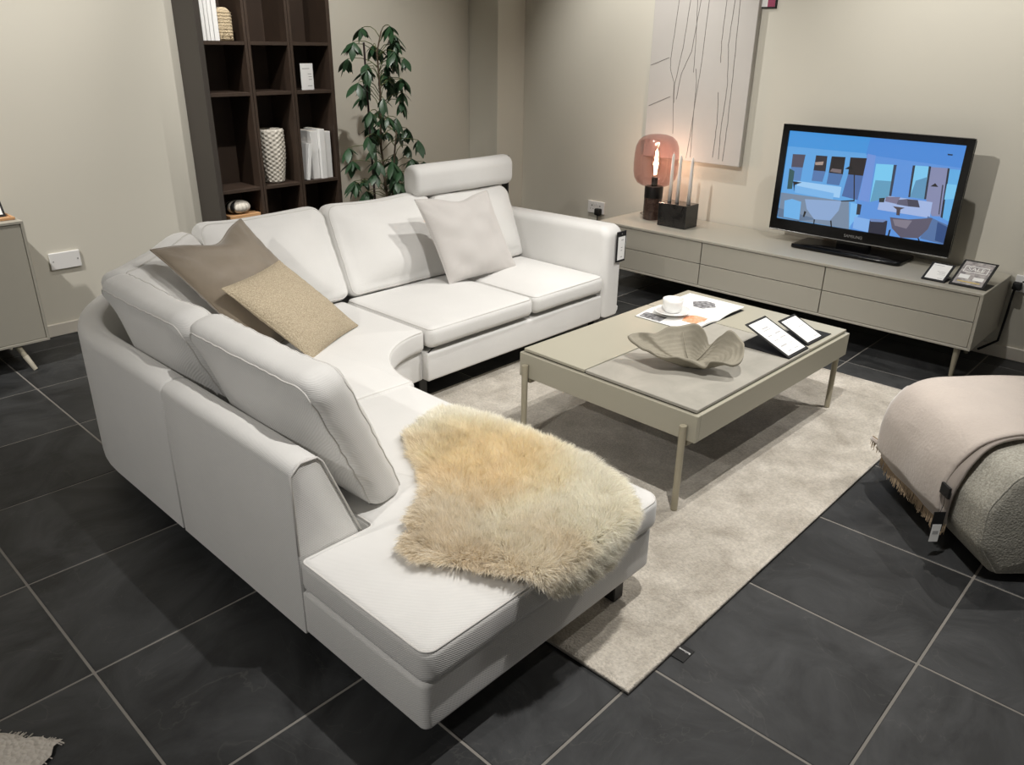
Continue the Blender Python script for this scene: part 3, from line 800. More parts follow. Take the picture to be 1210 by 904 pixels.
# bent metal sign holders
def sign(name, label, loc, rz, w, L_, tilt, base_len, content, base_x=None, cat='sign', group=None):
    t = thing(name, label, cat, loc, rz, group)
    bx0, bx1 = (-w/2, w/2) if base_x is None else base_x
    bobj('base_plate', BX(bx0, bx1, 0, base_len, 0.0005, 0.0025), m_blackm, t)
    Mx = Matrix.Translation((0, 0, 0.0025)) @ Matrix.Rotation(tilt, 4, 'X')
    bobj('board', BX(-w/2, w/2, 0, L_, 0, 0.003, 0.001, 1, mtx=Mx), m_blackm, t)
    bd = 0.0115
    pp = bobj('paper', BX(-w/2+bd, w/2-bd, bd, L_-bd, 0.003, 0.0036, mtx=Mx), content[0], t)
    bm = bmesh.new()
    for (x_, y_, w_, h_) in content[1]:
        box(bm, -w/2+x_*w, -w/2+(x_+w_)*w, y_*L_, (y_+h_*.6)*L_, 0.0036, 0.0039, mtx=Mx)
    if content[1]: bobj('print', bm, m_print, pp)['kind'] = 'stuff'
    else: bm.free()
    return t, Mx, pp
pr1 = [(0.3, .74, .3, .05), (0.27, .69, .36, .03), (.2, .55, .2, .04), (.55, .55, .25, .05), (.2, .42, .22, .03), (.2, .38, .22, .02), (.55, .43, .25, .04), (.55, .37, .2, .02), (.2, .26, .28, .05), (.56, .26, .22, .02), (.56, .22, .18, .015), (.24, .12, .15, .03), (.56, .12, .2, .03)]
sign('product_sign', 'larger black framed menu card beside the leaf bowl', (2.823, 1.121, 0.3922), math.radians(-1.2), 0.162, 0.217, math.radians(23), 0.215, (m_white, pr1))
pr2 = [(.15, .82, .25, .03), (.15, .76, .35, .02), (.5, .58, .3, .04), (.55, .53, .22, .02), (.6, .14, .22, .04)]
sign('product_sign', 'smaller black framed price card on coffee table right end', (3.005, 1.131, 0.3922), math.radians(-2), 0.14, 0.157, math.radians(24), 0.14, (m_white, pr2), (-0.07, 0.135))  # base plate runs past the board on the right

# ================================================================== MEDIA UNIT
mu = thing('media_unit', 'long low greige lacquered media unit with six drawers below television', 'media unit', (4.30, 1.92, 0))
MX0, MX1, MY0, MY1, MZ0, MZ1 = 4.055, 4.555, 0.797, 3.04, 0.157, 0.441
def mp(name, *a, mt=m_lacq2, **k): return bobj(name, BX(*a, **k), mt, mu, world=True)
mp('top_board', MX0, MX1, MY0, MY1, MZ1-.014, MZ1, bev=.0015, seg=1)
mp('bottom_board', MX0, MX1, MY0, MY1, MZ0, MZ0+.012, bev=.0015, seg=1)
mp('end_panel', MX0, MX1, MY0, MY0+.014, MZ0+.012, MZ1-.014)
mp('end_panel', MX0, MX1, MY1-.014, MY1, MZ0+.012, MZ1-.014)
mp('carcass', MX0+.03, MX1-.005, MY0+.014, MY1-.014, MZ0+.012, MZ1-.014, mt=m_dark)
dy = (MY1-MY0-.028)/3; zm = (MZ0+.012+MZ1-.014)/2
for k in range(3):
    for (za, zb_) in ((MZ0+.015, zm-.002), (zm+.002, MZ1-.018)):
        mp('drawer_front', MX0+.004, MX0+.024, MY0+.014+k*dy+.0028, MY0+.014+(k+1)*dy-.0028, za, zb_, bev=.001, seg=1)
for (lx, ly) in ((4.10, 0.86), (4.10, 2.97), (4.50, 0.90), (4.50, 2.97)):
    bm = bmesh.new(); cyl(bm, (lx, ly, 0.0005), (lx, ly, MZ0), 0.010, 0.016, 18); bobj('leg', bm, m_leg, mu, True, world=True, auto=40)

# ---- television
tv = thing('television', 'black flat screen television showing a blue tinted living room', 'television', (4.40, 1.556, MZ1))
TW, TZ0, TZ1 = 0.49, 0.064, 0.647
bm = BX(0.0, 0.075, -TW, TW, TZ0, TZ1, 0.016, 3)
for v in bm.verts:
    if v.co.x > 0.04: v.co.y *= 0.82; v.co.z = TZ0+0.29+(v.co.z-TZ0-0.29)*0.8
body = bobj('housing', bm, m_black, tv, True, auto=40)
bm = bmesh.new()   # bezel as four bars in front of the screen
SB = (0.036, 0.034, 0.062)  # side, top, bottom
for a_ in ((-TW, -TW+SB[0], TZ0, TZ1), (TW-SB[0], TW, TZ0, TZ1), (-TW+SB[0], TW-SB[0], TZ1-SB[1], TZ1), (-TW+SB[0], TW-SB[0], TZ0, TZ0+SB[2])):
    box(bm, -0.012, 0.002, a_[0], a_[1], a_[2], a_[3])
bz = bobj('bezel', bm, m_black, tv)
bobj('silver_strip', BX(-0.0125, 0.03, -TW+.004, TW-.004, TZ0-.006, TZ0+.002, .002, 1), m_silver, tv)
Mx = frame_mtx((-0.0125, 0.0, TZ0+0.026), (0, -1, 0), (0, 0, 1), (-1, 0, 0))
text_obj('lettering', 'SAMSUNG', 0.022, Mx, m_silver, bz)
bm = bmesh.new(); rprism(bm, round_poly([(-0.13, -0.30), (0.12, -0.30), (0.12, 0.30), (-0.13, 0.30)], 0.03, step=0.1), 0.0008, 0.020, 0.006, 0.008, nr=5); bobj('stand_base', bm, m_black, tv, True, auto=50)
bobj('stand_neck', BX(0.0, 0.04, -.09, .09, 0.015, 0.12, 0.004, 1), m_black, tv)
# picture on the screen: flat colour shapes in screen coordinates (u across, v down)
H_src = [(152, 107), (1085, 187), (960, 720), (85, 595)]; H_dst = [(0, 0), (1, 0), (1, 1), (0, 1)]
A = []; bvec = []
for (x, y), (u, v) in zip(H_src, H_dst):
    A += [[x, y, 1, 0, 0, 0, -u*x, -u*y], [0, 0, 0, x, y, 1, -v*x, -v*y]]; bvec += [u, v]
hh = np.append(np.linalg.solve(np.array(A, float), np.array(bvec, float)), 1).reshape(3, 3)
def uv(p):
    q = hh @ np.array([p[0], p[1], 1.0]); return min(1, max(0, q[0]/q[2])), min(1, max(0, q[1]/q[2]))
SHP = [
 ([(152, 107), (585, 145), (480, 660), (85, 595)], (96, 168, 232)),
 ([(152, 107), (585, 145), (570, 235), (135, 195)], (66, 152, 226)),
 ([(585, 145), (1085, 187), (960, 720), (475, 655)], (92, 150, 226)),
 ([(585, 145), (1085, 187), (1060, 310), (560, 240)], (72, 140, 222)),
 ([(570, 235), (612, 245), (575, 500), (520, 490)], (112, 150, 222)),
 ([(105, 455), (470, 500), (470, 650), (90, 592)], (120, 140, 165)),
 ([(90, 540), (300, 600), (200, 612), (88, 590)], (96, 120, 150)),
 ([(168, 240), (237, 243), (222, 315), (160, 312)], (78, 74, 92)), ([(160, 312), (222, 315), (210, 390), (150, 385)], (88, 132, 190)),
 ([(294, 246), (355, 250), (345, 335), (280, 330)], (40, 36, 46)), ([(280, 330), (345, 335), (328, 393), (270, 388)], (84, 122, 178)),
 ([(378, 251), (452, 255), (438, 350), (362, 342)], (22, 18, 24)), ([(362, 342), (438, 350), (418, 412), (350, 404)], (76, 116, 172)),
 ([(478, 256), (565, 260), (545, 357), (465, 350)], (26, 20, 26)), ([(465, 350), (545, 357), (515, 490), (432, 470)], (72, 106, 166)),
 ([(288, 285), (335, 280), (330, 300), (290, 300)], (170, 150, 140)), ([(380, 318), (430, 324), (428, 345), (368, 335)], (120, 108, 112)),
 ([(195, 390), (430, 420), (420, 480), (180, 450)], (160, 208, 250)), ([(185, 415), (390, 455), (385, 490), (180, 455)], (122, 184, 240)),
 ([(150, 320), (178, 335), (165, 435), (138, 435)], (44, 86, 92)), ([(170, 392), (218, 398), (180, 412), (176, 450)], (14, 18, 26)),
 ([(125, 500), (165, 490), (215, 505), (205, 605), (120, 590)], (112, 182, 240)),
 ([(235, 490), (430, 498), (415, 550), (370, 605), (285, 600), (245, 545)], (142, 172, 216)),
 ([(232, 555), (243, 560), (232, 590), (224, 588)], (10, 12, 18)), ([(283, 600), (290, 600), (286, 625), (280, 625)], (10, 12, 18)), ([(370, 605), (378, 605), (380, 638), (373, 638)], (10, 12, 18)),
 ([(448, 320), (480, 300), (492, 325)], (10, 10, 14)), ([(496, 335), (502, 335), (500, 490), (494, 490)], (14, 14, 20)), ([(425, 495), (500, 490), (500, 498), (430, 500)], (20, 22, 30)),
 ([(480, 505), (535, 515), (520, 575), (470, 640)], (122, 190, 246)), ([(515, 510), (537, 515), (528, 570), (508, 570)], (40, 46, 60)),
 ([(614, 290), (718, 295), (690, 470), (580, 500)], (122, 206, 248)), ([(610, 380), (700, 385), (688, 470), (582, 500)], (96, 160, 196)), ([(706, 295), (722, 295), (692, 470), (680, 468)], (48, 60, 84)),
 ([(815, 297), (890, 302), (865, 480), (785, 470)], (126, 204, 246)), ([(820, 380), (878, 360), (865, 480), (788, 470)], (92, 150, 190)), ([(805, 297), (818, 297), (790, 470), (780, 470)], (36, 44, 62)), ([(888, 300), (900, 302), (872, 480), (862, 480)], (36, 44, 62)),
 ([(900, 305), (985, 310), (945, 570), (900, 570), (872, 480)], (134, 140, 178)), ([(985, 310), (995, 312), (955, 580), (945, 575)], (26, 30, 44)),
 ([(995, 315), (1058, 320), (1000, 600), (955, 580)], (96, 176, 234)), ([(980, 395), (1030, 400), (1020, 475), (965, 480)], (120, 200, 244)),
 ([(895, 410), (920, 392), (935, 412)], (14, 14, 20)), ([(955, 400), (962, 402), (940, 560), (934, 560)], (60, 64, 84)),
 ([(680, 465), (905, 495), (890, 580), (620, 540), (630, 500)], (164, 186, 232)), ([(665, 470), (740, 470), (720, 508), (660, 495)], (122, 118, 146)), ([(770, 480), (830, 485), (840, 525), (780, 520)], (64, 64, 84)), ([(730, 485), (775, 480), (780, 520), (720, 510)], (92, 92, 116)),
 ([(630, 478), (660, 475), (655, 500), (628, 500)], (24, 40, 44)), ([(700, 520), (762, 528), (740, 538), (735, 570), (718, 568), (720, 538)], (74, 64, 72)),
 ([(500, 580), (580, 595), (570, 665), (490, 645)], (132, 180, 240)), ([(580, 600), (672, 600), (660, 685), (570, 670)], (38, 40, 60)), ([(580, 590), (672, 595), (650, 608), (585, 606)], (112, 138, 190)),
 ([(880, 570), (1000, 620), (960, 720), (840, 690)], (84, 116, 166)), ([(930, 600), (1000, 630), (965, 715), (915, 700)], (44, 76, 130)),
 ([(685, 580), (780, 590), (905, 580), (880, 640), (830, 690), (740, 690), (695, 640)], (92, 88, 108)), ([(700, 590), (800, 596), (770, 640), (710, 625)], (130, 124, 140)),
 ([(680, 650), (690, 645), (680, 685), (672, 683)], (8, 8, 12)), ([(738, 690), (746, 690), (746, 705), (740, 705)], (8, 8, 12)), ([(826, 690), (834, 690), (836, 712), (829, 712)], (8, 8, 12)),
 ([(985, 232), (1012, 235), (1010, 242), (986, 240)], (20, 40, 60)),
]
V = []; F = []; C = []
Y0s, Z0s, Ws, Hs = TW-SB[0], TZ1-SB[1], 2*(TW-SB[0]), TZ1-SB[1]-TZ0-SB[2]
def addpoly(pts, col, d):
    k = len(V)
    for (u, v) in pts: V.append((-0.0012-d, Y0s-u*Ws, Z0s-v*Hs)); C.append(lin(col))
    F.append(tuple(range(k, k+len(pts))))
addpoly([(0, 0), (1, 0), (1, 1), (0, 1)], (84, 150, 226), -0.0004)
for i, (pl, col) in enumerate(SHP): addpoly([uv(p) for p in pl], col, i*0.00004)
me = bpy.data.meshes.new('screen'); me.from_pydata(V, [], F)
ca = me.color_attributes.new('Col', 'FLOAT_COLOR', 'POINT')
arr = np.ones((len(C), 4), np.float32); arr[:, :3] = np.array(C); ca.data.foreach_set('color', arr.ravel())
o = link_mesh('screen', me, m_screen, tv); o['label'] = 'lit blue tinted picture of two living rooms'

# ---- lamp
lp = thing('table_lamp', 'table lamp with rounded rose glass shade on brown marble base', 'lamp', (4.35, 2.84, MZ1))
bm = bmesh.new(); lathe(bm, [(0, 0.0008), (0.056, 0.0008), (0.058, 0.003), (0.058, 0.136), (0.056, 0.138), (0, 0.138)], 48); bobj('marble_base', bm, m_marble_br, lp, True, auto=40)
bm = bmesh.new(); lathe(bm, [(0, 0.138), (0.058, 0.138), (0.059, 0.14), (0.059, 0.208), (0.057, 0.211), (0, 0.211)], 48); bobj('collar', bm, m_dark, lp, True, auto=40)
prof_o = [(0.055, 0.212), (0.085, 0.217), (0.112, 0.233), (0.131, 0.262), (0.139, 0.30), (0.141, 0.35), (0.139, 0.41), (0.133, 0.455), (0.118, 0.49), (0.092, 0.513), (0.055, 0.525), (0.02, 0.529), (0, 0.5295)]
bm = bmesh.new(); lathe(bm, prof_o, 64); bobj('glass_shade', bm, m_glass, lp, True)
bm = bmesh.new(); lathe(bm, [(0, 0.211), (0.018, 0.211), (0.019, 0.215), (0.019, 0.262), (0.016, 0.266), (0, 0.266)], 24); bobj('bulb_holder', bm, m_dark, lp, True, auto=40)
bm = bmesh.new(); lathe(bm, [(0.013, 0.266), (0.016, 0.28), (0.028, 0.32), (0.032, 0.345), (0.028, 0.38), (0.018, 0.42), (0.011, 0.45), (0.005, 0.462), (0, 0.463)], 32); bl = bobj('bulb', bm, m_clear, lp, True)
bm = bmesh.new()
for k in range(4):
    a_ = PI/4+k*PI/2; tube(bm, [(0.004*math.cos(a_), 0.004*math.sin(a_), 0.28), (0.011*math.cos(a_), 0.011*math.sin(a_), 0.345), (0.004*math.cos(a_), 0.004*math.sin(a_), 0.43)], 0.0013, 6)
bobj('filament', bm, m_filament, bl)
bm = bmesh.new(); tube(bm, [(0.02, 0.055, 0.004), (0.06, 0.10, 0.004), (0.09, 0.15, 0.004), (0.12, 0.16, 0.004), (0.13, 0.11, 0.004), (0.19, 0.09, 0.004), (0.2, 0.05, 0.0045)], 0.0028, 6); bobj('power_cord', bm, mat('grey cord', lin((120, 116, 110)), 0.5), lp, True)
ld = bpy.data.lights.new('lamp_bulb_light', 'POINT'); ld.energy = 2.4; ld.color = (1, 0.86, 0.68); ld.shadow_soft_size = 0.02
lo = bpy.data.objects.new('lamp_bulb_light', ld); COL.objects.link(lo); lo.location = (4.35, 2.84, MZ1+0.345)

# ---- candle block + candles
cb = thing('candle_holder', 'black marble block candle holder with three tapers on media unit', 'candle holder', (4.285, 2.607, MZ1))
bobj('block', BX(-.072, .072, -.1, .1, 0.0008, 0.142, .003, 2), m_marble_b, cb)
for yy in (.068, .014, -.068):
    bm = bmesh.new(); cyl(bm, (0, yy, .1418), (0, yy, .1432), .0135, n=20); bobj('candle_cup', bm, m_dark, cb)
for yy, zz, lb_ in ((.068, .29, 'thin white taper candle next to the rose glass lamp'), (.014, .283, 'thin white taper candle between the other two tapers'), (-.068, .278, 'thin white taper candle standing apart at the television end')):
    c = thing('taper_candle', lb_, 'candle', (4.285, 2.607+yy, MZ1+.1434), 0, 'white taper candles in the marble block')
    bm = bmesh.new(); lathe(bm, [(0, 0), (.0115, 0), (.0105, zz*.5), (.0085, zz*.93), (.005, zz*.985), (0, zz)], 20); bobj('wax', bm, m_wax, c, True)
    bm = bmesh.new(); cyl(bm, (0, 0, zz-.002), (0, 0, zz+.008), .0009, n=6); bobj('wick', bm, m_white, c)

# ---- signs on media unit
pr3 = [(.15, .82, .45, .03), (.45, .5, .35, .03), (.55, .42, .28, .03), (.5, .35, .35, .015), (.62, .14, .2, .03)]
sign('product_sign', 'small black framed white price card by the television stand', (4.12, 1.045, MZ1), -PI/2-math.radians(2), 0.108, 0.144, math.radians(25), 0.10, (m_white, pr3))
t, Mx, pp = sign('sale_sign', 'black framed SALE poster card on right end of media unit', (4.122, 0.897, MZ1), -PI/2-math.radians(2), 0.153, 0.20, math.radians(26), 0.13, (m_photo, []), (-0.0765, 0.09))  # base plate widened to the right, its black standing in for shadow
bm = bmesh.new()
for a_ in ((-.053, .053, .150, .154), (-.053, .053, .105, .109), (-.053, -.050, .105, .154), (.050, .053, .105, .154)): box(bm, a_[0], a_[1], a_[2], a_[3], .0036, .004, mtx=Mx)
bobj('printed_frame', bm, m_white, pp)
text_obj('lettering', 'SALE', 0.036, Mx @ Matrix.Translation((0, 0.130, 0.0038)), m_white, pp)
bm = BX(-.05, .05, .028, .036, .0036, .004, mtx=Mx); bobj('printed_line', bm, m_gold, pp)
bm = BX(-.055, -.01, .055, .085, .0036, .004, mtx=Mx); box(bm, .01, .055, .05, .075, .0036, .004, mtx=Mx); bobj('printed_furniture', bm, m_white, pp)

# ---- picture and wall sign
pc = thing('wall_canvas', 'tall pale canvas with thin dark branching lines above lamp', 'picture', (XW, 2.712, 0.803))
bobj('canvas', BX(-.045, -.0015, -.352, .352, 0, 1.25, .004, 2), m_canvas, pc)
LN = [[(2.887, 1.733), (2.912, 1.416), (2.909, 1.347), (2.875, 1.268), (2.848, 0.961)], [(2.808, 1.731), (2.831, 1.467), (2.868, 1.248), (2.861, 1.147)], [(2.737, 1.73), (2.768, 1.448), (2.826, 1.32), (2.846, 1.168)], [(2.682, 1.729), (2.69, 1.392), (2.708, 1.155), (2.72, 0.95), (2.735, 0.802)], [(2.76, 1.73), (2.745, 1.5), (2.74, 1.33)], [(2.725, 1.351), (2.712, 1.275), (2.711, 1.095), (2.703, 0.827)], [(2.567, 1.726), (2.57, 1.5), (2.562, 1.39)], [(2.555, 1.224), (2.54, 1.05), (2.545, 0.843)], [(2.514, 1.725), (2.523, 1.49), (2.499, 1.264), (2.51, 1.008), (2.503, 0.836)], [(2.481, 1.725), (2.472, 1.397), (2.469, 1.051), (2.474, 0.828)], [(3.055, 1.363), (2.924, 1.41)], [(3.048, 1.119), (2.893, 1.182)]]
for ln in LN:
    if ln[0][1] > 1.7: ln = [(ln[0][0]+(ln[0][0]-ln[1][0])*0.6, 2.04)]+ln
    pts = [Vector((-.0455, y-2.712, z-.803)) for y, z in ln]; q = []
    for a_, b_ in zip(pts, pts[1:]):
        for k in range(8): q.append(a_.lerp(b_, k/8)+Vector((0, noise.noise(a_*3+Vector((0, 0, k*.7)))*.003, 0)))
    q.append(pts[-1]); q = [p for p in q if p.z > 0.01]
    bm = bmesh.new(); tube(bm, q, 0.0015, 6); bobj('drawn_line', bm, m_line, pc)
t = thing('wall_notice', 'tiny black framed notice with magenta print beside the canvas', 'notice', (XW, 2.325, 1.68))
bobj('frame', BX(-.012, -.001, -.053, .053, 0, .15, .001, 1), m_blackm, t)
bobj('printed_card', BX(-.013, -.012, -.045, .045, .008, .142), m_white, t)
bobj('magenta_block', BX(-.0135, -.013, -.045, .0, .008, .142), m_pink, t)

# ---- sockets
def socket(label, loc, axis, w=0.146, h=0.086, blank=False, plug=False, name='wall_socket'):
    """axis 'X': on the television wall facing -X ; 'Y': on the bookcase wall facing -Y"""
    t = thing(name, label, 'wall socket' if not blank else 'wall plate', loc)
    def B(a0, a1, z0, z1, d0, d1, mt, nm, bev=0, par=t):
        if axis == 'X': bm = BX(-d1, -d0, a0, a1, z0, z1, bev, 2)
        else: bm = BX(a0, a1, -d1, -d0, z0, z1, bev, 2)
        return bobj(nm, bm, mt, par)
    pl = B(-w/2, w/2, -h/2, h/2, 0.0005, .012, m_plate, 'face_plate', .003)
    if blank:
        for s in (-1, 1): B(s*.06-.003, s*.06+.003, -.003, .003, .0118, .0128, m_silver, 'screw')
    else:
        for s in (-1, 1):
            B(s*.036-.004, s*.036+.004, .008, .016, .0118, .0122, m_dark, 'pin_hole')
            B(s*.036-.015, s*.036-.009, -.014, -.010, .0118, .0122, m_dark, 'pin_hole')
            B(s*.036+.009, s*.036+.015, -.014, -.010, .0118, .0122, m_dark, 'pin_hole')
            B(s*.014-.005, s*.014+.005, .016, .03, .0118, .0155, m_plate, 'switch', .001)
    return t
socket('white double socket with black plug on television wall', (XW, 3.455, 0.400), 'X')
socket('white double socket behind right end of media unit', (XW, 0.705, 0.400), 'X')
socket('blank white wall plate with two screws beside the sideboard', (1.332, YW, 0.396), 'Y', w=0.15, h=0.088, blank=True, name='blank_plate')
t = thing('power_plug', 'black three pin plug pushed into the double socket', 'plug', (XW-.0125, 3.42, 0.375))
bobj('plug_body', BX(-.036, -.0005, -.024, .024, -.024, .024, .008, 3), m_blackm, t, True, auto=50)
bm = bmesh.new(); tube(bm, [(-.02, 0, -.022), (-.022, 0, -.06), (-.012, -.02, -.2), (-.01, -.1, -.3)], .0035, 8); bobj('flex', bm, m_blackm, t, True)
t = thing('wall_cable', 'black cable dropping from socket behind media unit end', 'cable', (XW-.012, 0.76, 0.39))
bm = bmesh.new(); tube(bm, [(-.004, 0, 0), (-.01, .01, -.03), (-.01, .012, -.15), (-.006, .02, -.3), (-.006, .1, -.37)], .006, 8); bobj('flex', bm, m_blackm, t, True)
bobj('plug_body', BX(-.03, -.0005, -.02, .02, -.02, .02, .006, 2), m_blackm, t, True, auto=50)

# ================================================================== SIDEBOARD (left)
sb = thing('sideboard', 'greige lacquered sideboard on slim splayed legs against left wall', 'sideboard', (0.2, 4.27, 0))
def sbp(name, *a, mt=m_lacq2, par=sb, **k): return bobj(name, BX(*a, **k), mt, par, world=True)
SX0, SX1, SY0, SY1, SZ0, SZ1 = -0.75, 1.07, 4.07, 4.465, 0.125, 0.702
sbp('top_board', SX0, SX1, SY0, SY1, SZ1-.012, SZ1, bev=.001, seg=1)
sbp('bottom_board', SX0, SX1, SY0, SY1, SZ0, SZ0+.012, bev=.001, seg=1)
sbp('end_panel', SX0, SX0+.012, SY0, SY1, SZ0+.012, SZ1-.012)
sbp('end_panel', SX1-.012, SX1, SY0, SY1, SZ0+.012, SZ1-.012)
sbp('carcass', SX0+.012, SX1-.012, SY0+.03, SY1-.01, SZ0+.012, SZ1-.012, mt=m_dark)
for k in range(3):
    a_ = SX0+.012+k*(SX1-SX0-.024)/3
    sbp('door', a_+.002, a_+(SX1-SX0-.024)/3-.002, SY0+.004, SY0+.024, SZ0+.0145, SZ1-.0145, bev=.001, seg=1)
for (lx, ly, fx, fy) in ((0.93, 4.10, 0.975, 4.055), (-0.62, 4.10, -0.665, 4.055), (0.93, 4.40, 0.975, 4.43), (-0.62, 4.40, -0.665, 4.43)):
    bm = bmesh.new(); cyl(bm, (fx, fy, 0.001), (lx, ly, SZ0), 0.009, 0.014, 16); lg = bobj('leg', bm, m_leg, sb, True, world=True, auto=40)
    bm = bmesh.new(); A_ = Vector((fx, fy, .001)); B_ = Vector((lx, ly, SZ0)); cyl(bm, A_, A_.lerp(B_, .55), .0105, .013, 16); bobj('leg_sleeve', bm, mat('pale leg sleeve', lin((205, 198, 180)), .35), lg, True, world=True, auto=40)
t = thing('serving_tray', 'thin light oak tray edge lying on the sideboard', 'tray', (0.90, 4.25, SZ1))
bobj('tray_base', BX(-.22, .155, -.13, .13, .0008, .006, .002, 1), m_wood, t)
bm = BX(-.22, .155, -.13, -.122, .006, .012); box(bm, -.22, .155, .122, .13, .006, .012); box(bm, .147, .155, -.122, .122, .006, .012); box(bm, -.22, -.212, -.122, .122, .006, .012)
bobj('tray_rim', bm, m_wood, t)
t = thing('photo_card', 'black framed white card leaning on tray over the sideboard', 'sign', (0.95, 4.19, SZ1+.0065))
Mx = Matrix.Rotation(math.radians(58), 4, 'X')
bobj('board', BX(-.11, .088, 0, .15, 0, .004, .001, 1, mtx=Mx), m_blackm, t)
bobj('paper', BX(-.1, .078, .01, .14, .004, .0046, mtx=Mx), m_white, t)
bobj('back_stay', BX(-.02, .0, .05, .07, -.06, 0, mtx=Mx), m_blackm, t)

# ================================================================== BOOKCASE
bk = thing('bookcase', 'tall espresso brown open bookcase of three columns against left wall', 'bookcase', (2.53, 4.36, 0))
KY0, KY1, KZ = 4.235, 4.478, 2.25
def kp(name, *a, mt=m_espresso, **k): return bobj(name, BX(*a, **k), mt, bk, world=True)
kp('side_panel', 2.105, 2.135, KY0, KY1, 0.0005, KZ, mt=m_espside, bev=.001, seg=1)
kp('side_panel', 2.905, 2.93, KY0, KY1, 0.0005, KZ, bev=.001, seg=1)
for (a_, b_) in ((2.369, 2.3845), (2.3875, 2.403), (2.632, 2.6475), (2.6505, 2.666)): kp('divider', a_, b_, KY0, KY1, 0.0005, KZ, bev=.001, seg=1)
cols = [(2.135, 2.369), (2.403, 2.632), (2.666, 2.905)]
for (a_, b_) in cols:
    kp('back_panel', a_, b_, KY1-.008, KY1, 0.06, KZ-.02)
    for zt in (0.075, 0.43, 0.69, 1.206, 1.466, 1.98, KZ):
        kp('shelf', a_, b_, KY0+.002, KY1-.008, zt-.018, zt, bev=.001, seg=1)
# things on the shelves
zsh = {1: 1.466, 2: 1.206, 3: 0.69, 4: 0.43}
def book(x0, w, h, z, d=0.17, y0=KY0+.012, label='', mt=m_white, lean=0.0, group=None):
    t = thing('book', label, 'book', (x0+w/2, y0, z+.0008), 0, group)
    Mx = Matrix.Translation((0, 0, 0)) @ Matrix.Rotation(lean, 4, 'Y')
    bobj('cover', BX(-w/2, w/2, 0, d, 0, h, .0015, 1, mtx=Mx), mt, t)
    bobj('page_block', BX(-w/2+.003, w/2-.003, .004, d+.001, .003, h+.0006, mtx=Mx), mat('page edges', lin((214, 208, 198)), 0.8), t)
    return t
x_ = 2.143
UL = ['white book standing right against the bookcase outer side', 'second white book from the bookcase outer side', 'white book touching the thickest book on the upper shelf', 'thickest white book touching the rattan arch']
for k, (w, h) in enumerate(((.018, .29), (.017, .30), (.019, .285), (.026, .295))):
    book(x_, w, h, zsh[1], label=UL[k], group='white books on the upper shelf'); x_ += w+.004
t = thing('rattan_arch', 'rounded cream rattan arch ornament beside upright white books', 'ornament', (2.283, KY0+.03, zsh[1]+.0008))
P = round_poly([(-.045, 0), (.045, 0), (.045, .165), (-.045, .165)], [.004, .004, .042, .042], arcn=10)
bm = bmesh.new(); rprism(bm, P, 0, .05, .012, .004, .004, rect=True, nr=5, mtx=frame_mtx((0, .05, 0), (1, 0, 0), (0, 0, 1), (0, -1, 0))); bobj('body', bm, m_rattan, t, True)
bm = bmesh.new()
for k in range(9):
    zz = .012+k*.016; tube(bm, [(-.043, -.001, zz), (0, -.006, zz), (.043, -.001, zz)], .0012, 6)
bobj('weave_strand', bm, m_rattan, t, True)
t = thing('shelf_card', 'small upright white printed card alone on bookcase shelf', 'sign', (2.775, KY0+.05, zsh[2]+.001), math.radians(8))
bobj('card', BX(-.046, .046, -.002, .002, 0, .145), m_white, t)
bm = bmesh.new()
for (a_, b_, z_) in ((-.035, .02, .115), (.005, .032, .085), (.01, .034, .07), (.01, .034, .055), (.0, .034, .02)): box(bm, a_, b_, -.0024, -.002, z_, z_+.004)
bobj('print', bm, m_print, t)['kind'] = 'stuff'
bobj('back_stay', BX(-.02, .02, .002, .05, 0, .003), m_white, t)
t = thing('relief_vase', 'tall cream vase with woven leaf relief on bookcase shelf', 'vase', (2.525, KY0+.105, zsh[3]+.001))
def relief(a, z, r):
    k = int(z/0.013); s = math.sin(a*12+(k % 2)*PI+z*8)
    big = math.sin(a*2.5+z*9)
    return 0.0035*s*abs(math.sin(z*PI/0.013))+0.003*math.exp(-(big*4)**2)
pv = [(0, 0), (.05, 0), (.056, .004)]+[(.058+.020*math.sin(min(1, z/.3)*PI*0.62), z) for z in [0.008+.0045*k for k in range(65)]]+[(.074, .305), (.066, .306), (.062, .29), (.06, .05), (0, .04)]
bm = bmesh.new(); lathe(bm, pv, 110, fn=lambda a, z, r: relief(a, z, r) if 0.006 < z < 0.303 and r > .057 else 0); bobj('vase_body', bm, m_vase, t, True)
x_ = 2.752
LL = ['thick white book that the thin leaning book rests on', 'white book between two thicker ones on the lower shelf', 'thick white book nearest the plant on the lower shelf']
for k, (w, h) in enumerate(((.048, .282), (.036, .292), (.046, .276))):
    book(x_, w, h, zsh[3], y0=KY0+.012+(.02, .0, .012)[k], label=LL[k], group='thick white books on the lower shelf'); x_ += w+.003
t = thing('leaning_book', 'thin white book leaning against thick white books', 'book', (2.69, KY0+.02, zsh[3]+.0045))
Mx = Matrix.Rotation(math.radians(9), 4, 'Y')
bobj('cover', BX(0, .022, -.012, .13, .001, .215, .001, 1, mtx=Mx), m_white, t); bobj('page_block', BX(.003, .019, -.010, .131, .004, .2156, mtx=Mx), mat('page edges', lin((214, 208, 198)), .8), t)
t = thing('ribbed_ornament', 'round ribbed black-striped cream ornament with painted shade on oak box in bookcase', 'ornament', (2.25, KY0+.075, 0.545))
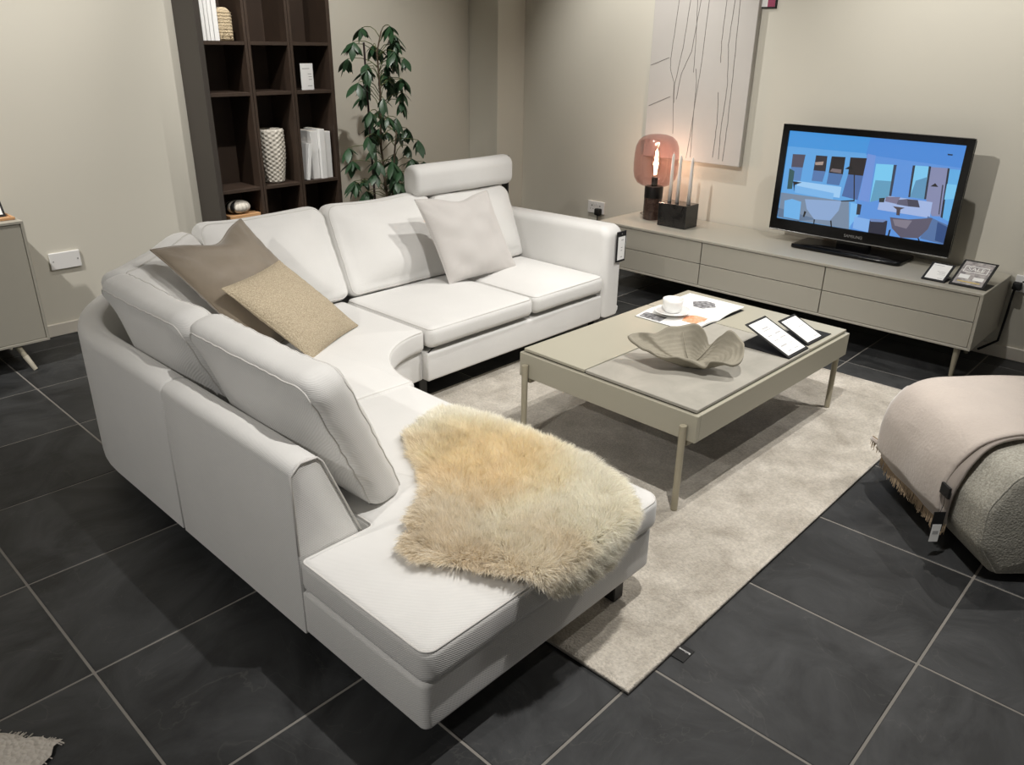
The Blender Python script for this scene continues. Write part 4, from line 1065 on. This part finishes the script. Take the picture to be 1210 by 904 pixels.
def lob(a0, a1, mt, nm):
    bm = bmesh.new(); prev = None
    prof_ = [(max(.001, .066*math.sin(PI*k/16)**0.75), .001+.036*(1-math.cos(PI*k/16))) for k in range(17)]
    for j in range(7):
        f_ = j/6; a_ = a0+(a1-a0)*f_; rr = 1+0.07*math.sin(f_*PI)
        rg = [bm.verts.new((r_*rr*math.cos(a_), r_*rr*math.sin(a_), z_)) for r_, z_ in prof_]
        if prev:
            for i in range(16): bm.faces.new((prev[i], rg[i], rg[i+1], prev[i+1]))
        prev = rg
    return bobj(nm, bm, mt, t, True)
for k in range(16):
    a_ = 2*PI*k/16; shaded = PI*0.62 < a_ < PI*1.2  # black stripes kept to the left ribs, painting in that side's shade
    lob(a_, a_+2*PI/16, m_blackm if (shaded and k % 2) else m_vase, 'rib')
t = thing('oak_box', 'light oak box under the ribbed ornament in bookcase', 'box', (2.262, KY0+.085, 0.4308))
bobj('box_body', BX(-.095, .095, -.07, .09, 0, .09, .002, 1), m_wood, t); bobj('lid', BX(-.097, .097, -.072, .092, .0905, .113, .002, 1), m_wood, t)

# ================================================================== PLANT
px, py = 3.035, 3.93
pt_ = thing('umbrella_plant', 'tall umbrella plant with drooping dark leaflets beside the bookcase', 'plant', (px, py, 0))
bm = bmesh.new(); lathe(bm, [(0, .001), (.11, .001), (.115, .01), (.14, .30), (.143, .31), (.132, .31), (.13, .28), (0, .28)], 40); bobj('pot', bm, m_pot, pt_, True, auto=40)
bm = bmesh.new(); lathe(bm, [(0, .286), (.129, .284), (.1295, .279), (0, .2795)], 30); bobj('soil', bm, m_soil, pt_)
bm = bmesh.new(); cyl(bm, (-.06, .02, .28), (-.085, .02, 1.47), .007, .006, 10); bobj('support_stake', bm, mat('dark stake', lin((46, 34, 32)), .8), pt_)
stem = [(0.0, 0, .28), (.005, -.01, .6), (-.015, .0, .9), (.0, .0, 1.2), (-.01, .0, 1.42), (.02, -.01, 1.53)]
stem2 = [(.03, .03, .28), (.06, .0, .6), (.07, -.02, .85), (.10, -.02, 1.02)]
for s_ in (stem, stem2):
    bm = bmesh.new(); tube(bm, s_, .009, 10, taper=.004); bobj('stem', bm, m_bark, pt_, True)
def leaflet_mesh():
    bm = bmesh.new(); n_ = 7; rows = []
    wd = [0.02, .55, .9, 1.0, .86, .5, .03]
    for i in range(n_):
        q = i/(n_-1); w = .0215*wd[i]; z = -.026*q*q
        rows.append([bm.verts.new((q*.105, -w, z-.004*wd[i])), bm.verts.new((q*.105, 0, z)), bm.verts.new((q*.105, w, z-.004*wd[i]))])
    for a_, b_ in zip(rows, rows[1:]):
        bm.faces.new((a_[0], b_[0], b_[1], a_[1])); bm.faces.new((a_[1], b_[1], b_[2], a_[2]))
    me = bpy.data.meshes.new('leaflet'); bm.to_mesh(me); bm.free(); me.materials.append(m_leaf)
    me.polygons.foreach_set('use_smooth', [True]*len(me.polygons)); return me
LM = leaflet_mesh()
def stem_at(z, s_):
    for a_, b_ in zip(s_, s_[1:]):
        if a_[2] <= z <= b_[2]: return Vector(a_).lerp(Vector(b_), (z-a_[2])/(b_[2]-a_[2]))
    return Vector(s_[-1])
rr_ = random.Random(11); NL = 42
for k in range(NL):
    q = k/(NL-1); z = .54+(1.53-.54)*q**1.35
    s_ = stem2 if (k % 3 == 1 and z < 1.02) else stem
    p0 = stem_at(z, s_); a_ = k*2.399+rr_.uniform(-.4, .4)
    Lp = (.21 if q < .88 else .13)*rr_.uniform(.45, 1.15)
    if q < .3: Lp *= .9
    d = Vector((math.cos(a_), math.sin(a_), 0)); rise = rr_.uniform(.02, .10) if q < .92 else rr_.uniform(.02, .06)
    p1 = p0+d*Lp*.5+Vector((0, 0, rise)); p2 = p0+d*Lp+Vector((0, 0, rise*.9))
    if p2.y+py > 4.40: p2.y = 4.40-py; p1.y = min(p1.y, p2.y)
    if p2.x+px < 2.80 and p2.y+py > 4.15: p2.x = 2.80-px
    bm = bmesh.new(); tube(bm, [p0, p0.lerp(p1, .5)+Vector((0, 0, rise*.2)), p1, p1.lerp(p2, .6)+Vector((0, 0, .004)), p2], .0028, 6, taper=.0018)
    lf = bobj('leaf', bm, m_stem, pt_, True)
    hdg = math.atan2((p2-p0).y, (p2-p0).x)
    for j in range(7):
        o = bpy.data.objects.new('leaflet', LM); COL.objects.link(o); o.parent = lf; o.location = p2
        az = hdg+(j-3)*0.88+rr_.uniform(-.2, .2)
        droop = rr_.uniform(.4, 1.15)
        s = rr_.uniform(.7, 1.0)*(1.1 if abs(j-3) < 2 else .9)
        o.rotation_euler = (rr_.uniform(-.3, .3), droop, az); o.scale = (s, s, s)

bmx = bmesh.new(); LV = [v.co.copy() for v in LM.vertices]; LF = [tuple(p.vertices) for p in LM.polygons]
bms = bmesh.new()
for k in range(46):
    z = .50+rr_.random()**1.7*.95; p0 = stem_at(z, stem if k % 3 else (stem2 if z < 1.0 else stem)); a_ = rr_.uniform(0, 2*PI); Lp = rr_.uniform(.06, .19)
    d = Vector((math.cos(a_), math.sin(a_), 0)); p2 = p0+d*Lp+Vector((0, 0, rr_.uniform(.0, .08)))
    if p2.y+py > 4.38: p2.y = 4.38-py
    tube(bms, [p0, p0.lerp(p2, .5)+Vector((0, 0, .02)), p2], .0022, 5)
    for j in range(6):
        s = rr_.uniform(.6, .95)
        Mx = Matrix.LocRotScale(p2, Matrix.Rotation(a_+(j-2.5)*1.0+rr_.uniform(-.2, .2), 3, 'Z') @ Matrix.Rotation(rr_.uniform(.4, 1.2), 3, 'Y') @ Matrix.Rotation(rr_.uniform(-.4, .4), 3, 'X'), Vector((s, s, s)))
        vv = [bmx.verts.new(Mx @ c_) for c_ in LV]
        for f_ in LF: bmx.faces.new([vv[i_] for i_ in f_])
me = bpy.data.meshes.new('inner_foliage'); bmx.to_mesh(me); bmx.free()
o = link_mesh('inner_foliage', me, m_leaf, pt_, True); o['kind'] = 'stuff'
o = bobj('inner_stalks', bms, m_stem, pt_, True); o['kind'] = 'stuff'

# ================================================================== OTTOMAN + THROW
TT = Vector((.7071, .7071, 0)); SS = Vector((.7071, -.7071, 0)); OC = Vector((2.398, 0.277, 0))
ot = thing('ottoman', 'soft grey woven ottoman with piped end under folded throw', 'ottoman', OC+TT*.3+SS*.3)
# profile in S-Z, bulging sides
prf = [(0.03, .02), (.62, .02), (.685, .12), (.69, .26), (.63, .385), (.5, .405), (.15, .405), (0.01, .375), (-.055, .26), (-.045, .12)]
P = round_poly(prf, [.03, .03, .1, .1, .08, .12, .12, .08, .1, .1], step=.03, arcn=5)
Mx = frame_mtx(OC, SS, (0, 0, 1), -TT)
bm = bmesh.new(); rprism(bm, P, -.63, 0.0, .035, .018, .018, mtx=Mx, nr=8, wob=.004, center=(.31, .2)); bobj('body', bm, m_otto, ot, True, world=True)
bm = bmesh.new(); seam(bm, P, .012, -.010, .0035, mtx=Mx); bobj('piping', bm, m_otto, ot, True, world=True)
bm = bmesh.new(); seam(bm, P, .012, -.620, .0035, mtx=Mx); bobj('piping', bm, m_otto, ot, True, world=True)
for (a_, b_) in ((.08, .08), (.55, .08), (.08, .55), (.55, .55)):
    p = OC+TT*a_+SS*b_; bm = bmesh.new(); cyl(bm, (p.x, p.y, .0005), (p.x, p.y, .03), .02, n=16); bobj('foot', bm, m_dark, ot, world=True)

th = thing('throw_blanket', 'dusty pink grey wool throw with fringed hem draped over ottoman', 'blanket', OC+TT*.38+SS*.3+Vector((0, 0, .41)))
# drape path in S-Z hugging the body, from the near hem, over the top, to the far side
def throw_path(off, hem):
    pts = [(-.052-off*.9, hem), (-.062-off, .15), (-.066-off, .22), (-.060-off, .28), (-.040-off, .335), (.0-off*.8, .382+off*.6), (.06, .404+off), (.16, .411+off), (.30, .413+off), (.46, .411+off), (.58, .405+off), (.65, .365+off), (.695+off, .29), (.70+off, .2)]
    V_ = [Vector((a_, b_)) for a_, b_ in pts]; out_ = []
    for i in range(len(V_)-1):
        p0 = V_[max(0, i-1)]; p1 = V_[i]; p2 = V_[i+1]; p3 = V_[min(len(V_)-1, i+2)]
        for k in range(5):
            t_ = k/5; out_.append(0.5*((2*p1)+(p2-p0)*t_+(2*p0-5*p1+4*p2-p3)*t_*t_+(3*p1-p0-3*p2+p3)*t_**3))
    out_.append(V_[-1]); return out_
def sheet(off, hem, ta, tb, mt, name, thick=.009, seed=0.0, tcurve=.02):
    path = throw_path(off, hem); nt_ = 26; bm = bmesh.new(); layers = []
    for s_ in (0, 1):
        G = []
        for i, p in enumerate(path):
            d = path[min(i+1, len(path)-1)]-path[max(i-1, 0)]; nrm = Vector((-d.y, d.x)).normalized()
            row = []
            for j in range(nt_+1):
                v = j/nt_
                t0 = ta+tcurve*math.sin(i*.16+seed)*.6
                T_ = t0+(tb-t0)*v
                w = .004*noise.noise(Vector((p.x*7+seed, p.y*7, T_*7)))+.003*math.sin(T_*26+seed)*(1 if i < 18 else .3)
                rnd = -.02*max(0, (abs(v-.5)-.42)/.08)**2 if i > 25 and v > .5 else 0
                if T_ > .585 : rnd -= (T_-.585)*.6
                q = p+nrm*(w+thick*(1-s_)+rnd)
                wp = OC+SS*q.x+TT*T_; row.append(bm.verts.new((wp.x, wp.y, q.y)))
            G.append(row)
        for i in range(len(path)-1):
            for j in range(nt_): bm.faces.new((G[i][j], G[i+1][j], G[i+1][j+1], G[i][j+1]))
        layers.append(G)
    A, B = layers; npth = len(path)
    for i in range(npth-1):
        for j in (0, nt_): bm.faces.new((A[i][j], A[i+1][j], B[i+1][j], B[i][j]))
    for j in range(nt_):
        for i in (0, npth-1): bm.faces.new((A[i][j], A[i][j+1], B[i][j+1], B[i][j]))
    hemp = [(A[0][j].co.copy()+B[0][j].co)/2 for j in range(nt_+1)]
    return bobj(name, bm, mt, th, True, world=True), hemp
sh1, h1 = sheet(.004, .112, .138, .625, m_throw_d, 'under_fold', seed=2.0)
sh2, h2 = sheet(.015, .165, .160, .625, m_throw, 'top_fold', seed=0.4)
for hp_, nm in ((h1, 'fringe'), (h2, 'fringe')):
    bm = bmesh.new(); rr2 = random.Random(3)
    for k in range(230):
        f_ = k/229*(len(hp_)-1); i = min(int(f_), len(hp_)-2); p = hp_[i].lerp(hp_[i+1], f_-i)
        o1 = -SS*rr2.uniform(-.003, .006)+TT*rr2.uniform(-.006, .006); L_ = rr2.uniform(.03, .05)
        tube(bm, [p+Vector((0, 0, .004)), p+o1*.5-Vector((0, 0, L_*.5)), p+o1-Vector((0, 0, L_))], .0016, 4, taper=.0009)
    fo = bobj(nm, bm, m_fringe, th, world=True); fo['kind'] = 'stuff'
pA = OC+TT*.150-SS*.088+Vector((0, 0, .235))
lb = bobj('sewn_label', BX(-.004, .004, -.022, .022, -.018, .018, mtx=Matrix.Translation(pA) @ Matrix.Rotation(math.radians(-45), 4, 'Z')), m_blackm, th, world=True); lb['label'] = 'black sewn label'
t = thing('swing_tag', 'black and white swing tag hanging from the throw corner', 'tag', OC+TT*.13-SS*.10+Vector((0, 0, .15)), math.radians(-45))
bobj('black_card', BX(-.018, .018, -.001, .001, -.05, .02), m_blackm, t)
bobj('price_label', BX(-.014, .014, -.0018, -.001, -.088, -.025), m_white, t)
bobj('barcode', BX(-.009, .009, -.0022, -.0018, -.06, -.048), m_print, t)
bm = bmesh.new(); tube(bm, [(0, 0, .02), (.004, 0, .05), (.002, .004, .085)], .001, 5); bobj('string', bm, m_blackm, t)
